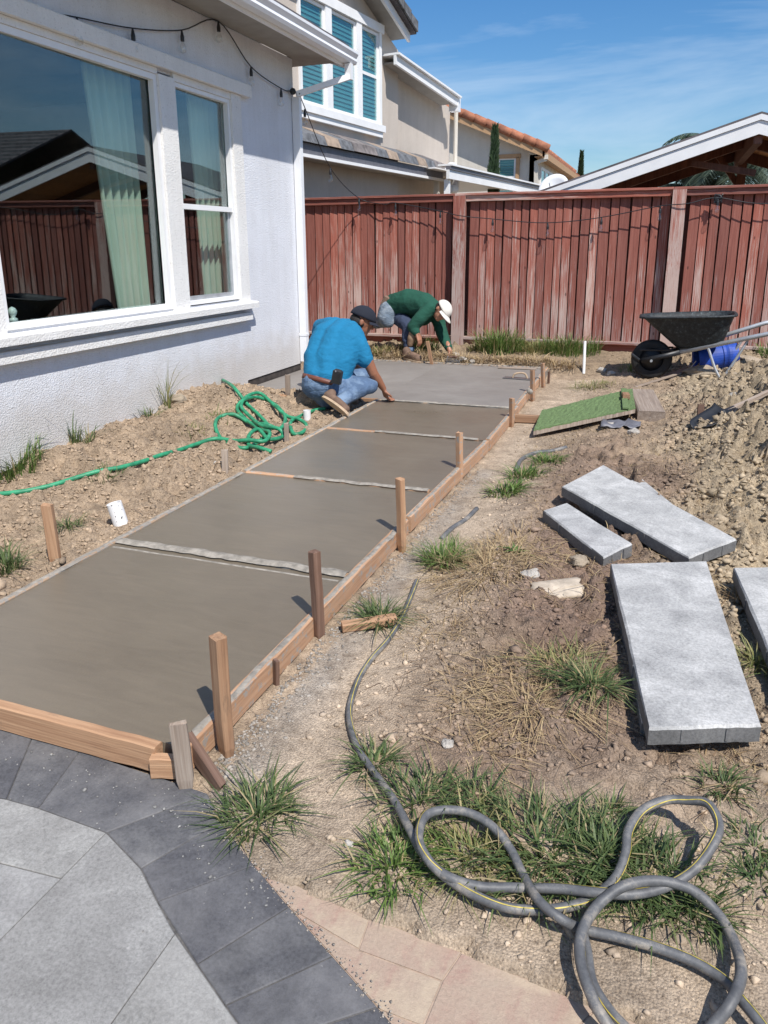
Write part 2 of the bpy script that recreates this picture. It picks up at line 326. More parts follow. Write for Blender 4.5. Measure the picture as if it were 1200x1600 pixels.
M['yellow'] = plain('yellow_stripe', (.50, .40, .08), .6, var=.35, scale=40, bs=0)
M['green_hose'] = plain('green_hose', (.025, .23, .115), .5, var=.4, scale=16, bs=.2)
M['pvc'] = plain('white_pvc', (.72, .72, .71), .4, var=.06, scale=10, bs=.05)
def pvc_spot():
    m, t, b = nodes('splattered_pvc'); v = mapped(t); n = noise(t, v, 42, 3, .5); c = ramp(t, n, [(.62, (.74, .74, .74)), (.655, (.09, .08, .07))])
    t.links.new(c, b.inputs['Base Color']); b.inputs['Roughness'].default_value = .5; return m
M['pvc_spot'] = pvc_spot()
M['cream'] = plain('dirty_cream_plastic', (.44, .37, .29), .6, var=.25, scale=25, bs=.3)
M['turf'] = plain('faded_green_turf', (.125, .19, .075), .95, var=.3, scale=70, bs=.8, bd=.006)
M['black'] = plain('black_plastic', (.018, .019, .022), .45, var=.4, scale=14, bs=.1)
def tray():
    m, t, b = nodes('cement_dusted_steel'); v = mapped(t); n = noise(t, v, 26, 7, .75); c = ramp(t, n, [(.46, (.014, .017, .02)), (.60, (.035, .045, .05)), (.74, (.18, .21, .22))])
    t.links.new(c, b.inputs['Base Color']); b.inputs['Roughness'].default_value = .6; b.inputs['Metallic'].default_value = .1; bump(t, b, n, .4, .004); return m
M['tray'] = tray()
M['rubber'] = plain('black_rubber', (.015, .015, .016), .75, var=.4)
M['galv'] = plain('galvanised_tube', (.42, .44, .46), .45, .4, .15)
M['steel'] = plain('trowel_steel', (.30, .30, .31), .35, .8, .2)
M['blue_plastic'] = plain('blue_bucket', (.012, .06, .36), .6, var=.3, scale=10, bs=.05)
M['rock'] = plain('dusty_rock', (.33, .27, .20), .95, var=.25, scale=22, bs=.8, bd=.01)
M['rock_grey'] = plain('grey_rubble', (.40, .37, .33), .95, var=.3, scale=22, bs=.8, bd=.01)
M['tile_grey'] = plain('grey_brown_concrete_tile', (.17, .15, .145), .85, var=.5, scale=7, bs=.4)
M['tile_tan'] = plain('tan_concrete_tile', (.30, .23, .175), .85, var=.3, scale=9, bs=.4)
M['tile_slate'] = plain('slate_concrete_tile', (.12, .125, .135), .85, var=.5, scale=9, bs=.4)
M['tile_red'] = plain('terracotta_tile', (.34, .135, .075), .85, var=.35, scale=5, bs=.3)
M['tile_dark'] = plain('dark_roof_tile', (.09, .08, .085), .85, var=.35, scale=3, bs=.3)
M['ceiling_wood'] = wood('stained_cedar_ceiling', [(.34, .15, .06), (.55, .26, .10), (.70, .38, .16)], grain=(9, 9, 1))
M['beam_wood'] = wood('dark_stained_beam', [(.12, .05, .035), (.18, .08, .055), (.26, .12, .08)], grain=(9, 9, 1))
def cloth(name, col, var=.12, bs=.5, folds=9, worn=None):
    m, t, b = nodes(name); v = mapped(t); n = noise(t, v, 3.5, 6, .6)
    c = ramp(t, n, [(.3, tuple(x * (1 - var) for x in col)), (.7, tuple(x * (1 + var) for x in col))])
    if worn: c = mixc(t, ramp(t, noise(t, v, 6, 6, .65), [(.45, (0, 0, 0)), (.62, (.85, .85, .85))]), c, worn)
    t.links.new(c, b.inputs['Base Color']); b.inputs['Roughness'].default_value = .9
    fo = noise(t, mapped(t, (1, 1, 1.7)), folds, 4, .5, 1.6); wv = noise(t, v, 260, 2); a = N(t, 'ShaderNodeMath', operation='MULTIPLY_ADD'); t.links.new(wv, a.inputs[0]); a.inputs[1].default_value = .06; t.links.new(fo, a.inputs[2])
    bump(t, b, a.outputs[0], bs * .55, .05); return m
M['shirt_blue'] = cloth('turquoise_polo_cloth', (.004, .155, .31))
M['shirt_green'] = cloth('dark_green_sweatshirt', (.007, .066, .042))
M['jeans'] = cloth('faded_blue_denim', (.075, .125, .215), .2, .6, 12, (.19, .27, .38))
M['jeans_grey'] = cloth('lit_denim', (.13, .17, .22), .2, .6, 12, (.28, .32, .36))  # lighter copy for the sunlit part of the same jeans
M['jeans_dark'] = cloth('shaded_denim', (.035, .05, .095), .2)  # same jeans again, the front leg's shade put into the colour
M['skin'] = plain('tanned_skin', (.27, .115, .065), .5, var=.1, scale=20, bs=.08)
M['skin2'] = plain('ruddy_skin', (.34, .16, .10), .5, var=.1, scale=20, bs=.08)
M['hair'] = plain('short_black_hair', (.018, .014, .012), .7, var=.3, scale=50, bs=.5)
M['cap_dark'] = cloth('navy_cap_cloth', (.010, .013, .024), .2, .1)
M['cap_white'] = cloth('white_cap_cloth', (.66, .63, .57), .08, .15)
M['belt'] = plain('brown_leather_belt', (.13, .045, .03), .5, var=.2)
M['boot'] = plain('dusty_brown_boot', (.16, .10, .07), .8, var=.3, scale=18)
M['boot_tan'] = plain('tan_suede', (.27, .18, .115), .9, var=.2, scale=18)
M['sole'] = plain('pale_boot_sole', (.42, .31, .21), .85, var=.2, scale=18)

# ------------------------------------------------------------------ mesh helpers
class MB:
    def __init__(s): s.v = []; s.f = []; s.sm = False
    def add(s, vs, fs):
        o = len(s.v); s.v += [tuple(p) for p in vs]; s.f += [tuple(i + o for i in f) for f in fs]; return s
    def box(s, c, size, rot=None):
        x, y, z = (q / 2 for q in size); c = Vector(c)
        P = [Vector((a * x, b * y, d * z)) for d in (-1, 1) for b in (-1, 1) for a in (-1, 1)]
        if rot is not None: P = [rot @ p for p in P]
        return s.add([c + p for p in P], [(0, 2, 3, 1), (4, 5, 7, 6), (0, 1, 5, 4), (2, 6, 7, 3), (0, 4, 6, 2), (1, 3, 7, 5)])
    def bb(s, x0, x1, y0, y1, z0, z1): return s.box(((x0 + x1) / 2, (y0 + y1) / 2, (z0 + z1) / 2), (x1 - x0, y1 - y0, z1 - z0))
    def prism(s, pts, ext):                  # polygon of 3D points, extruded by vector
        n = len(pts); e = Vector(ext); P = [Vector(p) for p in pts]
        nrm = (P[1] - P[0]).cross(P[2] - P[0])
        if nrm.dot(e) > 0: P = P[::-1]
        return s.add(P + [p + e for p in P], [tuple(range(n)), tuple(range(2 * n - 1, n - 1, -1))] + [(i, i + n, (i + 1) % n + n, (i + 1) % n) for i in range(n)])
    def cbox(s, c, size, ch=.003, rot=None):  # box with chamfered top edges
        x, y, z = (q / 2 for q in size); c = Vector(c); L = []
        for (a, zz) in ((0, -z), (0, z - ch), (ch, z)):
            L += [(-x + a, -y + a, zz), (x - a, -y + a, zz), (x - a, y - a, zz), (-x + a, y - a, zz)]
        P = [Vector(p) for p in L]
        if rot is not None: P = [rot @ p for p in P]
        fs = [(3, 2, 1, 0), (8, 9, 10, 11)] + [(k * 4 + i, k * 4 + (i + 1) % 4, k * 4 + 4 + (i + 1) % 4, k * 4 + 4 + i) for k in (0, 1) for i in range(4)]
        return s.add([c + p for p in P], fs)
    def beam(s, p0, p1, wd, hg, up=(0, 0, 1)):
        p0, p1 = Vector(p0), Vector(p1); d = (p1 - p0).normalized(); sd = d.cross(Vector(up)).normalized(); u = sd.cross(d)
        P = []
        for p in (p0, p1):
            for a, b in ((-1, -1), (1, -1), (1, 1), (-1, 1)): P.append(p + sd * (a * wd / 2) + u * (b * hg / 2))
        return s.add(P, [(0, 1, 2, 3), (7, 6, 5, 4)] + [(i, i + 4, (i + 1) % 4 + 4, (i + 1) % 4) for i in range(4)])
    def tube(s, pts, r, n=10, caps=True):
        pts = [Vector(p) for p in pts]; rs = r if isinstance(r, (list, tuple)) else [r] * len(pts); o = len(s.v)
        t = (pts[1] - pts[0]).normalized(); u = t.orthogonal().normalized(); 
        for i, p in enumerate(pts):
            a = pts[min(i + 1, len(pts) - 1)] - pts[max(i - 1, 0)]
            if a.length > 1e-9: t = a.normalized()
            u = (u - t * u.dot(t)).normalized(); b = t.cross(u)
            s.v += [tuple(p + (u * math.cos(2 * PI * k / n) + b * math.sin(2 * PI * k / n)) * rs[i]) for k in range(n)]
        for i in range(len(pts) - 1):
            for k in range(n):
                k2 = (k + 1) % n; s.f.append((o + i * n + k, o + i * n + k2, o + (i + 1) * n + k2, o + (i + 1) * n + k))
        if caps: s.f.append(tuple(o + k for k in range(n))[::-1]); e = o + (len(pts) - 1) * n; s.f.append(tuple(e + k for k in range(n)))
        return s
    def lathe(s, c, prof, axis=(0, 0, 1), n=20, sc=(1, 1)):
        ax = Vector(axis).normalized(); u = ax.orthogonal().normalized(); b = ax.cross(u); c = Vector(c); o = len(s.v)
        for (r, h) in prof: s.v += [tuple(c + ax * h + u * (math.cos(2 * PI * k / n) * r * sc[0]) + b * (math.sin(2 * PI * k / n) * r * sc[1])) for k in range(n)]
        for i in range(len(prof) - 1):
            for k in range(n):
                k2 = (k + 1) % n; s.f.append((o + i * n + k, o + i * n + k2, o + (i + 1) * n + k2, o + (i + 1) * n + k))
        return s
    def sphere(s, c, r, seg=10, rings=7, sc=(1, 1, 1), rot=None):
        c = Vector(c); o = len(s.v); P = [Vector((0, 0, -1))]
        for i in range(1, rings):
            a = -PI / 2 + PI * i / rings
            P += [Vector((math.cos(a) * math.cos(2 * PI * k / seg), math.cos(a) * math.sin(2 * PI * k / seg), math.sin(a))) for k in range(seg)]
        P.append(Vector((0, 0, 1))); P = [Vector((p.x * sc[0], p.y * sc[1], p.z * sc[2])) * r for p in P]
        if rot is not None: P = [rot @ p for p in P]
        fs = [(0, 1 + (k + 1) % seg, 1 + k) for k in range(seg)]
        for i in range(rings - 2):
            for k in range(seg): a = 1 + i * seg; k2 = (k + 1) % seg; fs.append((a + k, a + k2, a + seg + k2, a + seg + k))
        e = len(P) - 1; a = 1 + (rings - 2) * seg; fs += [(a + k, a + (k + 1) % seg, e) for k in range(seg)]
        return s.add([c + p for p in P], fs)
def tagset(o, label=None, cat=None, group=None, kind=None):
    if label: o['label'] = label
    if cat: o['category'] = cat
    if group: o['group'] = group
    if kind: o['kind'] = kind
    return o
def wloc(o):
    v = Vector((0, 0, 0))
    while o: v = v + o.location; o = o.parent
    return v
def obj(name, mb, mat, parent=None, origin=None, smooth=False, **kw):
    me = bpy.data.meshes.new(name)
    vs = mb.v; 
    if origin is None:
        a = np.array(vs); origin = Vector(((a[:, 0].min() + a[:, 0].max()) / 2, (a[:, 1].min() + a[:, 1].max()) / 2, a[:, 2].min()))
    origin = Vector(origin)
    me.from_pydata([(p[0] - origin.x, p[1] - origin.y, p[2] - origin.z) for p in vs], [], mb.f); me.update()
    mats = mat if isinstance(mat, (list, tuple)) else [mat]
    for m_ in mats: me.materials.append(M[m_] if isinstance(m_, str) else m_)
    if smooth: me.polygons.foreach_set('use_smooth', [True] * len(me.polygons))
    o = bpy.data.objects.new(name, me); C.objects.link(o)
    if parent: o.parent = parent; o.location = origin - wloc(parent)
    else: o.location = origin
    tagset(o, **kw); return o
def thing(name, label, cat, loc, group=None):
    o = bpy.data.objects.new(name, None); C.objects.link(o); o.location = loc; o.empty_display_size = .1
    return tagset(o, label, cat, group)
def struct(name, mb, mat, parent=None, **kw): return obj(name, mb, mat, parent, kind='structure' if not parent else None, **kw)
def orient(o, p0, p1, up=None):
    """place a mesh modelled along local Z from 0, between two world points"""
    p0, p1 = Vector(p0), Vector(p1); d = (p1 - p0).normalized()
    if up is None: up = Vector((0, 1, 0)) if abs(d.z) > .7 else Vector((0, 0, 1))
    x = Vector(up).cross(d).normalized(); y = d.cross(x)
    rot = Matrix((x, y, d)).transposed().to_4x4()
    o.matrix_world = Matrix.Translation(p0 - (wloc(o.parent) if o.parent else Vector())) @ rot
    o.matrix_basis = o.matrix_world
    return o
def lumber(name, p0, p1, a, b, mat, parent=None, up=None, point=0, rough=.0015, chip=0, seed=0, **kw):
    """a board a (local x) by b (local y), with slightly uneven faces and an optional driven point at the start"""
    p0, p1 = Vector(p0), Vector(p1); L = (p1 - p0).length; r = random.Random(seed + int(L * 1000)); mb = MB(); n = max(3, int(L / .08)); ch = min(a, b) * .10
    prof = [(-a / 2 + ch, -b / 2), (a / 2 - ch, -b / 2), (a / 2, -b / 2 + ch), (a / 2, b / 2 - ch), (a / 2 - ch, b / 2), (-a / 2 + ch, b / 2), (-a / 2, b / 2 - ch), (-a / 2, -b / 2 + ch)]
    for i in range(n + 1):
        z = L * i / n; s = 1
        if point and i == 0: s = .35
        dx, dy = r.uniform(-rough, rough), r.uniform(-rough, rough)
        for k, (x, y) in enumerate(prof):
            zz = z + (r.uniform(-chip, 0) if i == n else (r.uniform(0, chip) if (i == 0 and not point) else 0))
            mb.v.append((x * s + dx, y * s + dy, zz))
    for i in range(n):
        for k in range(8): k2 = (k + 1) % 8; mb.f.append((i * 8 + k, i * 8 + k2, i * 8 + 8 + k2, i * 8 + 8 + k))
    mb.f.append(tuple(range(8))[::-1]); mb.f.append(tuple(n * 8 + k for k in range(8)))
    o = obj(name, mb, mat, parent, origin=(0, 0, 0), **kw); return orient(o, p0, p1, up)
def lerp(a, b, t): return a + (b - a) * t
def crom(P, k=8):
    P = [Vector(p) for p in P]; Q = [P[0] * 2 - P[1]] + P + [P[-1] * 2 - P[-2]]; out = []
    for i in range(1, len(Q) - 2):
        a, b, c, d = Q[i - 1], Q[i], Q[i + 1], Q[i + 2]
        for j in range(k):
            t = j / k; out.append(.5 * ((2 * b) + (c - a) * t + (2 * a - 5 * b + 4 * c - d) * t * t + (3 * b - a - 3 * c + d) * t ** 3))
    out.append(P[-1]); return out
def copyo(o, parent=None):
    c = o.copy(); C.objects.link(c); c.parent = parent
    for ch in o.children: copyo(ch, c)
    return c

# ================================================================== GROUND
def graded(a, b, s0, grow):
    out = [a]; s = s0
    while out[-1] < b: out.append(out[-1] + s); s *= grow
    return out
xs = sorted(set([round(x, 5) for x in np.concatenate([np.arange(-4.2, 2.0, .0135), np.array(graded(2.0, 95, .03, 1.12)), -np.array(graded(4.2, 95, .04, 1.14)) ])]))
ys = sorted(set([round(y, 5) for y in np.concatenate([np.array(graded(.95, 10.6, .0095, 1.0032)), np.array(graded(10.65, 260, .06, 1.13)), -np.array(graded(-.9, 40, .05, 1.16))])]))
X, Y = np.meshgrid(np.array(xs), np.array(ys)); Z = tbase(X, Y)
near = (X > -4.3) & (X < 2.3) & (Y > .9) & (Y < 10.7)
path_ = np.exp(-(((X + .90 + .06 * np.sin(Y * 1.3)) / .24) ** 2)) * (Y < 8.8) * (X > -1.3)       # trodden track beside the forms
rightz = (X > -1.1)
Z = np.where(flat_zone(X, Y), -.106, Z)
lump = fbm(X * 7, Y * 7, 5, 3) - .5; fine = fbm(X * 26, Y * 26, 4, 11) - .5; mid = np.abs(fbm(X * 13 + 3, Y * 13, 4, 21) - .5)
amp = np.where(rightz, .35 + .9 * sst(-.75, -.2, X), .9) * (1 - .75 * path_)
amp = amp * (1 - .65 * (1 - sst(1.35, 1.9, Y)) * (X > -1.0))
heap = .6 + 2.0 * sst(.1, .6, X) * sst(2.6, 4.4, Y) + 1.0 * (X < -2.4) + .8 * sst(-.75, -.45, X) * sst(2.0, 2.7, Y) * (1 - sst(5.3, 6.0, Y)) * (1 - sst(.0, .25, X))
clump = np.maximum(fbm(X * 17 + 5, Y * 17, 3, 71) - .52, 0) * sst(.35, .6, fbm(X * 2.1, Y * 2.1, 2, 81))
Z2 = Z + near * amp * (.085 * lump * heap + .036 * fine * (.8 + .5 * heap) + .045 * mid * heap + .13 * clump * heap)
inslab = Z <= -.1
fz = flat_zone(X, Y, fbm(X * 14, Y * 14, 4, 61) - .55)
Z2 = np.where(inslab & near, Z, Z2)
edge = near & (~inslab) & (X > SR - .05) & (X < SR + .2) & (Y < YE)
Z2 = np.where(edge, np.minimum(Z2, -.04), Z2)
Z2 = np.where(near & (X < SL + .05) & (X > SL - .12) & (Y < 6.7) & (Y > 1.5), np.minimum(Z2, -.02), Z2)
Z2 = np.where(fz & near, -.0985, Z2)
Z2 = np.where(near & (~fz) & (Y < 1.62) & (X > -1.2), np.maximum(np.minimum(Z2, -.07), -.093), Z2)
for q_ in ([(948, 878), (1108, 872), (1196, 1140), (1008, 1145)], [(872, 760), (942, 722), (1158, 842), (1080, 876)], [(842, 798), (885, 780), (994, 850), (942, 878)], [(1140, 884), (1295, 880), (1395, 1095), (1226, 1098)]):
    c_ = [G(a, b, .05) for a, b in q_]; m_in = np.ones(X.shape, bool); ar = sum(c_[i].x * c_[(i + 1) % 4].y - c_[(i + 1) % 4].x * c_[i].y for i in range(4)); sg = 1 if ar > 0 else -1
    for i in range(4): a, b = c_[i], c_[(i + 1) % 4]; m_in &= sg * ((b.x - a.x) * (Y - a.y) - (b.y - a.y) * (X - a.x)) > -.02
    Z2 = np.where(m_in & near, np.minimum(Z2, -.015), Z2)
# colour of the soil itself
pale = np.array([.43, .340, .250]); brown = np.array([.175, .118, .088]); ochre = np.array([.33, .262, .178]); grey = np.array([.30, .27, .235]); tan = np.array([.315, .236, .163])
def blend(c, m, col): m = m[..., None]; return c * (1 - m) + col * m
T = np.zeros(X.shape + (3,)) + tan
wob = fbm(X * 2.3, Y * 2.3, 4, 40) - .5; wob2 = fbm(X * 6, Y * 6, 4, 50) - .5
T = blend(T, sst(.0, .4, X + wob * 1.0) * sst(1.6, 3.2, Y), ochre)
T = blend(T, np.clip(np.exp(-(((X + .25 + wob * .6) / .38) ** 2 + ((Y - 3.1) / 1.5) ** 2)) * 1.25, 0, .92) * rightz, brown)
T = blend(T, np.clip(np.exp(-(((X + .35 + wob) / .3) ** 2 + ((Y - 4.9) / .9) ** 2)), 0, .6) * rightz, brown)
T = blend(T, np.clip(path_ * (.9 + wob2), 0, 1), pale)
T = blend(T, np.clip((1 - sst(1.5, 2.0, Y + wob)) * (X > -1.0) * .85, 0, 1), pale)
T = blend(T, np.clip(np.exp(-((X + 1.06) / .09) ** 2) * (Y < 5) * (.55 + wob2), 0, 1) * rightz, grey)
T = blend(T, sst(8.9, 9.2, Y) * .6, np.array([.22, .165, .105]))
T *= 1.05
T *= (1 + .5 * wob2 + .28 * wob)[..., None]
nx, ny = X.shape[1], X.shape[0]
co = np.stack([X.ravel(), Y.ravel(), Z2.ravel()], 1)
idx = np.arange(nx * ny).reshape(ny, nx); quads = np.stack([idx[:-1, :-1], idx[:-1, 1:], idx[1:, 1:], idx[1:, :-1]], -1).reshape(-1, 4)
me = bpy.data.meshes.new('ground'); me.vertices.add(len(co)); me.vertices.foreach_set('co', co.ravel())
me.loops.add(len(quads) * 4); me.loops.foreach_set('vertex_index', quads.ravel().astype(np.int32)); me.polygons.add(len(quads))
me.polygons.foreach_set('loop_start', np.arange(0, len(quads) * 4, 4, dtype=np.int32)); me.polygons.foreach_set('use_smooth', np.ones(len(quads), bool))
me.update(calc_edges=True); me.validate()
at = me.color_attributes.new('tint', 'FLOAT_COLOR', 'POINT'); at.data.foreach_set('color', np.concatenate([T.reshape(-1, 3), np.ones((nx * ny, 1))], 1).clip(.02, 1).ravel())
me.materials.append(M['dirt']); ground = bpy.data.objects.new('ground', me); C.objects.link(ground)
tagset(ground, 'bare dry dirt yard with clods and footprints around the new walkway', kind='structure')
xa, ya = np.array(xs), np.array(ys)
def surf(x, y):                               # height of the displaced ground
    i = min(max(np.searchsorted(xa, x) - 1, 0), nx - 2); j = min(max(np.searchsorted(ya, y) - 1, 0), ny - 2)
    fx = (x - xa[i]) / (xa[i + 1] - xa[i]); fy = (y - ya[j]) / (ya[j + 1] - ya[j])
    return float((Z2[j, i] * (1 - fx) + Z2[j, i + 1] * fx) * (1 - fy) + (Z2[j + 1, i] * (1 - fx) + Z2[j + 1, i + 1] * fx) * fy)
def tint_at(x, y):
    i = min(max(np.searchsorted(xa, x), 0), nx - 1); j = min(max(np.searchsorted(ya, y), 0), ny - 1); return T[j, i]

# ---- clods and pebbles (uncountable): one object
ico = [(0, 0, 1), (.894, 0, .447), (.276, .851, .447), (-.724, .526, .447), (-.724, -.526, .447), (.276, -.851, .447), (.724, .526, -.447), (-.276, .851, -.447), (-.894, 0, -.447), (-.276, -.851, -.447), (.724, -.526, -.447), (0, 0, -1)]
icf = [(0, 1, 2), (0, 2, 3), (0, 3, 4), (0, 4, 5), (0, 5, 1), (1, 6, 2), (2, 7, 3), (3, 8, 4), (4, 9, 5), (5, 10, 1), (2, 6, 7), (3, 7, 8), (4, 8, 9), (5, 9, 10), (1, 10, 6), (11, 7, 6), (11, 8, 7), (11, 9, 8), (11, 10, 9), (11, 6, 10)]
ico = np.array(ico); icf = np.array(icf)
def scatter_clods(name, pts, sizes, cols, label, mat='clod'):
    n = len(pts); j = rng.uniform(.4, 1.5, (n, 12, 1)); sc = rng.uniform(.7, 1.3, (n, 1, 3)) * np.array([1, 1, .6]); a = rng.uniform(0, 2 * PI, n); ca, sa = np.cos(a), np.sin(a)
    V = ico[None] * j * sc * sizes[:, None, None]; x = V[..., 0] * ca[:, None] - V[..., 1] * sa[:, None]; y = V[..., 0] * sa[:, None] + V[..., 1] * ca[:, None]
    V = np.stack([x, y, V[..., 2]], -1) + pts[:, None, :]; Fc = (icf[None] + (np.arange(n) * 12)[:, None, None]).reshape(-1, 3)
    me = bpy.data.meshes.new(name); me.vertices.add(n * 12); me.vertices.foreach_set('co', V.ravel()); me.loops.add(len(Fc) * 3); me.loops.foreach_set('vertex_index', Fc.ravel().astype(np.int32))
    me.polygons.add(len(Fc)); me.polygons.foreach_set('loop_start', np.arange(0, len(Fc) * 3, 3, dtype=np.int32)); me.update(calc_edges=True)
    at = me.color_attributes.new('tint', 'FLOAT_COLOR', 'POINT'); cc = np.repeat(np.concatenate([cols, np.ones((n, 1))], 1), 12, 0); at.data.foreach_set('color', cc.clip(0, 1).ravel())
    me.materials.append(M[mat]); o = bpy.data.objects.new(name, me); C.objects.link(o); return tagset(o, label, kind='stuff')
P_, S_, K_ = [], [], []
tries = 0
while len(P_) < 52000 and tries < 420000:
    tries += 1
    y = .95 + 9.2 * random.random() ** 1.5; 
    if random.random() < .74: x = random.uniform(-1.08, min(1.9, .35 + y * .2))
    else: x = random.uniform(-3.95, -2.5); y = random.uniform(2.0, 6.6)
    if x < -1.0 and x > -2.4: continue
    if bool(flat_zone(np.array(x), np.array(y))) and random.random() < .985: continue
    pth = math.exp(-(((x + .90) / .22) ** 2)) if x > -1.3 else 0
    if random.random() < pth * .8 or (y < 1.9 and random.random() < .75): continue
    dens = float(vnoise(x * 3.1, y * 3.1, 77)); 
    if random.random() > .25 + dens: continue
    s = .0021 + .0098 * random.random() ** 4.2
    if x > .1 and y > 3.0: s *= 1.9
    elif x < -2.5: s *= 1.35
    if random.random() < .012: s *= 2.2
    c = tint_at(x, y) * random.uniform(.75, 1.35)
    P_.append((x, y, surf(x, y) + s * .25)); S_.append(s); K_.append(c)
scatter_clods('dirt_clods', np.array(P_), np.array(S_), np.array(K_), 'loose clods and crumbs of dry soil lying over the yard')
P_, S_, K_ = [], [], []
for i in range(1500):                          # crushed gravel spilled along the outside of the forms
    y = 1.55 + 3.4 * random.random() ** 1.9; x = SR + .06 + abs(random.gauss(0, .055))
    if x > -.9 or y < 1.6: continue
    s = random.uniform(.0022, .0075); g = random.uniform(.16, .40); P_.append((x, y, surf(x, y) + s * .15)); S_.append(s); K_.append((g, g * .90, g * .78))
scatter_clods('gravel', np.array(P_), np.array(S_), np.array(K_), 'grey crushed gravel spilled outside the timber forms')

P_, S_, K_ = [], [], []
for i in range(190):                           # cement crumbs dropped on the pavers along the form
    x = random.uniform(-2.4, -.75); y = 1.54 - abs(random.gauss(0, .10)) - max(0, (x + 1.25)) * .45
    s_ = random.uniform(.0012, .0035) * (2 if random.random() < .08 else 1); g = random.uniform(.16, .36); P_.append((x, y, PATZ + s_ * .4)); S_.append(s_); K_.append((g, g * .97, g * .92))
for i in range(380):                           # dirt crumbs spilling over the border's outer edge
    y = random.uniform(.95, 1.5); x = float(np.interp(y, [p[1] for p in BORD], [p[0] for p in BORD])) - random.gauss(-.01, .022)
    s_ = random.uniform(.0010, .0032); g = random.uniform(.22, .42); P_.append((x, y, PATZ + s_ * .3)); S_.append(s_); K_.append((g, g * .88, g * .75))
scatter_clods('cement_crumbs', np.array(P_), np.array(S_), np.array(K_), 'crumbs of cement and dirt scattered on the charcoal border')

# ================================================================== FRESH CONCRETE
def slab_piece(x0, x1, y0, y1, top, name, mat, parent, seed):
    mb = MB(); n, m_ = 26, 26; r = random.Random(seed)
    for j in range(m_ + 1):
        for i in range(n + 1):
            x = x0 + (x1 - x0) * i / n; y = y0 + (y1 - y0) * j / m_
            mb.v.append((x, y, top + .0022 * (mn.noise(Vector((x * 2.1, y * 2.1, seed))))))
    for j in range(m_):
        for i in range(n): a = j * (n + 1) + i; mb.f.append((a, a + 1, a + n + 2, a + n + 1))
    o = len(mb.v); mb.v += [(x0, y0, -.1), (x1, y0, -.1), (x1, y1, -.1), (x0, y1, -.1)]
    b = list(range(n + 1)); mb.f.append(tuple([o, o + 1] + b[::-1]))
    t_ = [m_ * (n + 1) + i for i in range(n + 1)]; mb.f.append(tuple([o + 2, o + 3] + t_))
    l_ = [j * (n + 1) for j in range(m_ + 1)]; mb.f.append(tuple([o + 3, o] + l_)); q = [j * (n + 1) + n for j in range(m_ + 1)]; mb.f.append(tuple([o + 1, o + 2] + q[::-1]))
    return obj(name, mb, mat, parent, smooth=False)
walk = thing('concrete_walkway', 'freshly poured grey concrete walkway in timber forms', None, (-1.8, Y0, -.1)); del walk['label']
walk['kind'] = 'structure'; walk['label'] = 'freshly poured grey concrete walkway in timber forms'
cuts = [Y0] + YD; hw = .02
for i in range(4):
    slab_piece(SL, [-1.200, -1.200, -1.180, -1.160][i], cuts[i] + (hw if i else 0), cuts[i + 1] - hw, -.002, 'slab_panel', 'wet_concrete', walk, i * 5 + 1)
slab_piece(WX + .004, SL - .04, YD[3] + hw, YE, -.002, 'slab_panel', 'far_concrete', walk, 31)
slab_piece(SL - .04, -1.205, YD[3] + hw, YE, -.002, 'slab_panel', 'far_concrete', walk, 37)
# smear of cement on the walkway edges: raised lips along the right form
def crust(name, p0, p1, wdt, hgt, seed, parent=None, dens=60, **kw):
    p0, p1 = Vector(p0), Vector(p1); L = (p1 - p0).length; n = int(L * dens); d = (p1 - p0).normalized(); sd = Vector((-d.y, d.x, 0)); mb = MB(); m_ = 5
    for i in range(n + 1):
        c = p0 + d * (L * i / n); wv = wdt * (.85 + .30 * abs(mn.noise(Vector((i * .13, seed, 0))))) ; hv = hgt * (.6 + .7 * abs(mn.noise(Vector((i * .12, seed, 5))))); of = wdt * .35 * mn.noise(Vector((i * .09, seed, 9)))
        for k in range(m_ + 1):
            u = k / m_ * 2 - 1; z = hv * (1 - u * u) * (.9 + .22 * mn.noise(Vector((i * .5, k * 1.1, seed)))) - .002
            p = c + sd * (u * wv / 2 + of); mb.v.append((p.x, p.y, p.z + z))
    for i in range(n):
        for k in range(m_): a = i * (m_ + 1) + k; mb.f.append((a, a + 1, a + m_ + 2, a + m_ + 1))
    return obj(name, mb, 'cement_crust', parent, smooth=True, **kw)

# ================================================================== TIMBER FORMS
FT = .038; FHT = .089
def form(label, p0, p1, mat='lumber_splat', h=FHT, crusts=True, grp='timber form boards', seed=1, top=.006):
    p0, p1 = Vector(p0), Vector(p1); z = top - h / 2
    t = thing('form_board', label, 'form board', (p0.x, p0.y, top - h), grp)
    d = (p1 - p0); d.z = 0
    lumber('board', (p0.x, p0.y, z), (p1.x, p1.y, z), FT, h, mat, t, up=(0, 0, 1), seed=seed, rough=.0012)
    if crusts: crust('cement_smear', (p0.x, p0.y, top), (p1.x, p1.y, top), FT * .9, .007, seed * 7, t)
    return t
yc = Y0 - FT / 2
form('front form board, thick orange lumber along the edge of the dark patio pavers', (-2.75, yc + .004, 0), (-1.285, yc - .004, 0), 'lumber', crusts=False, seed=3)
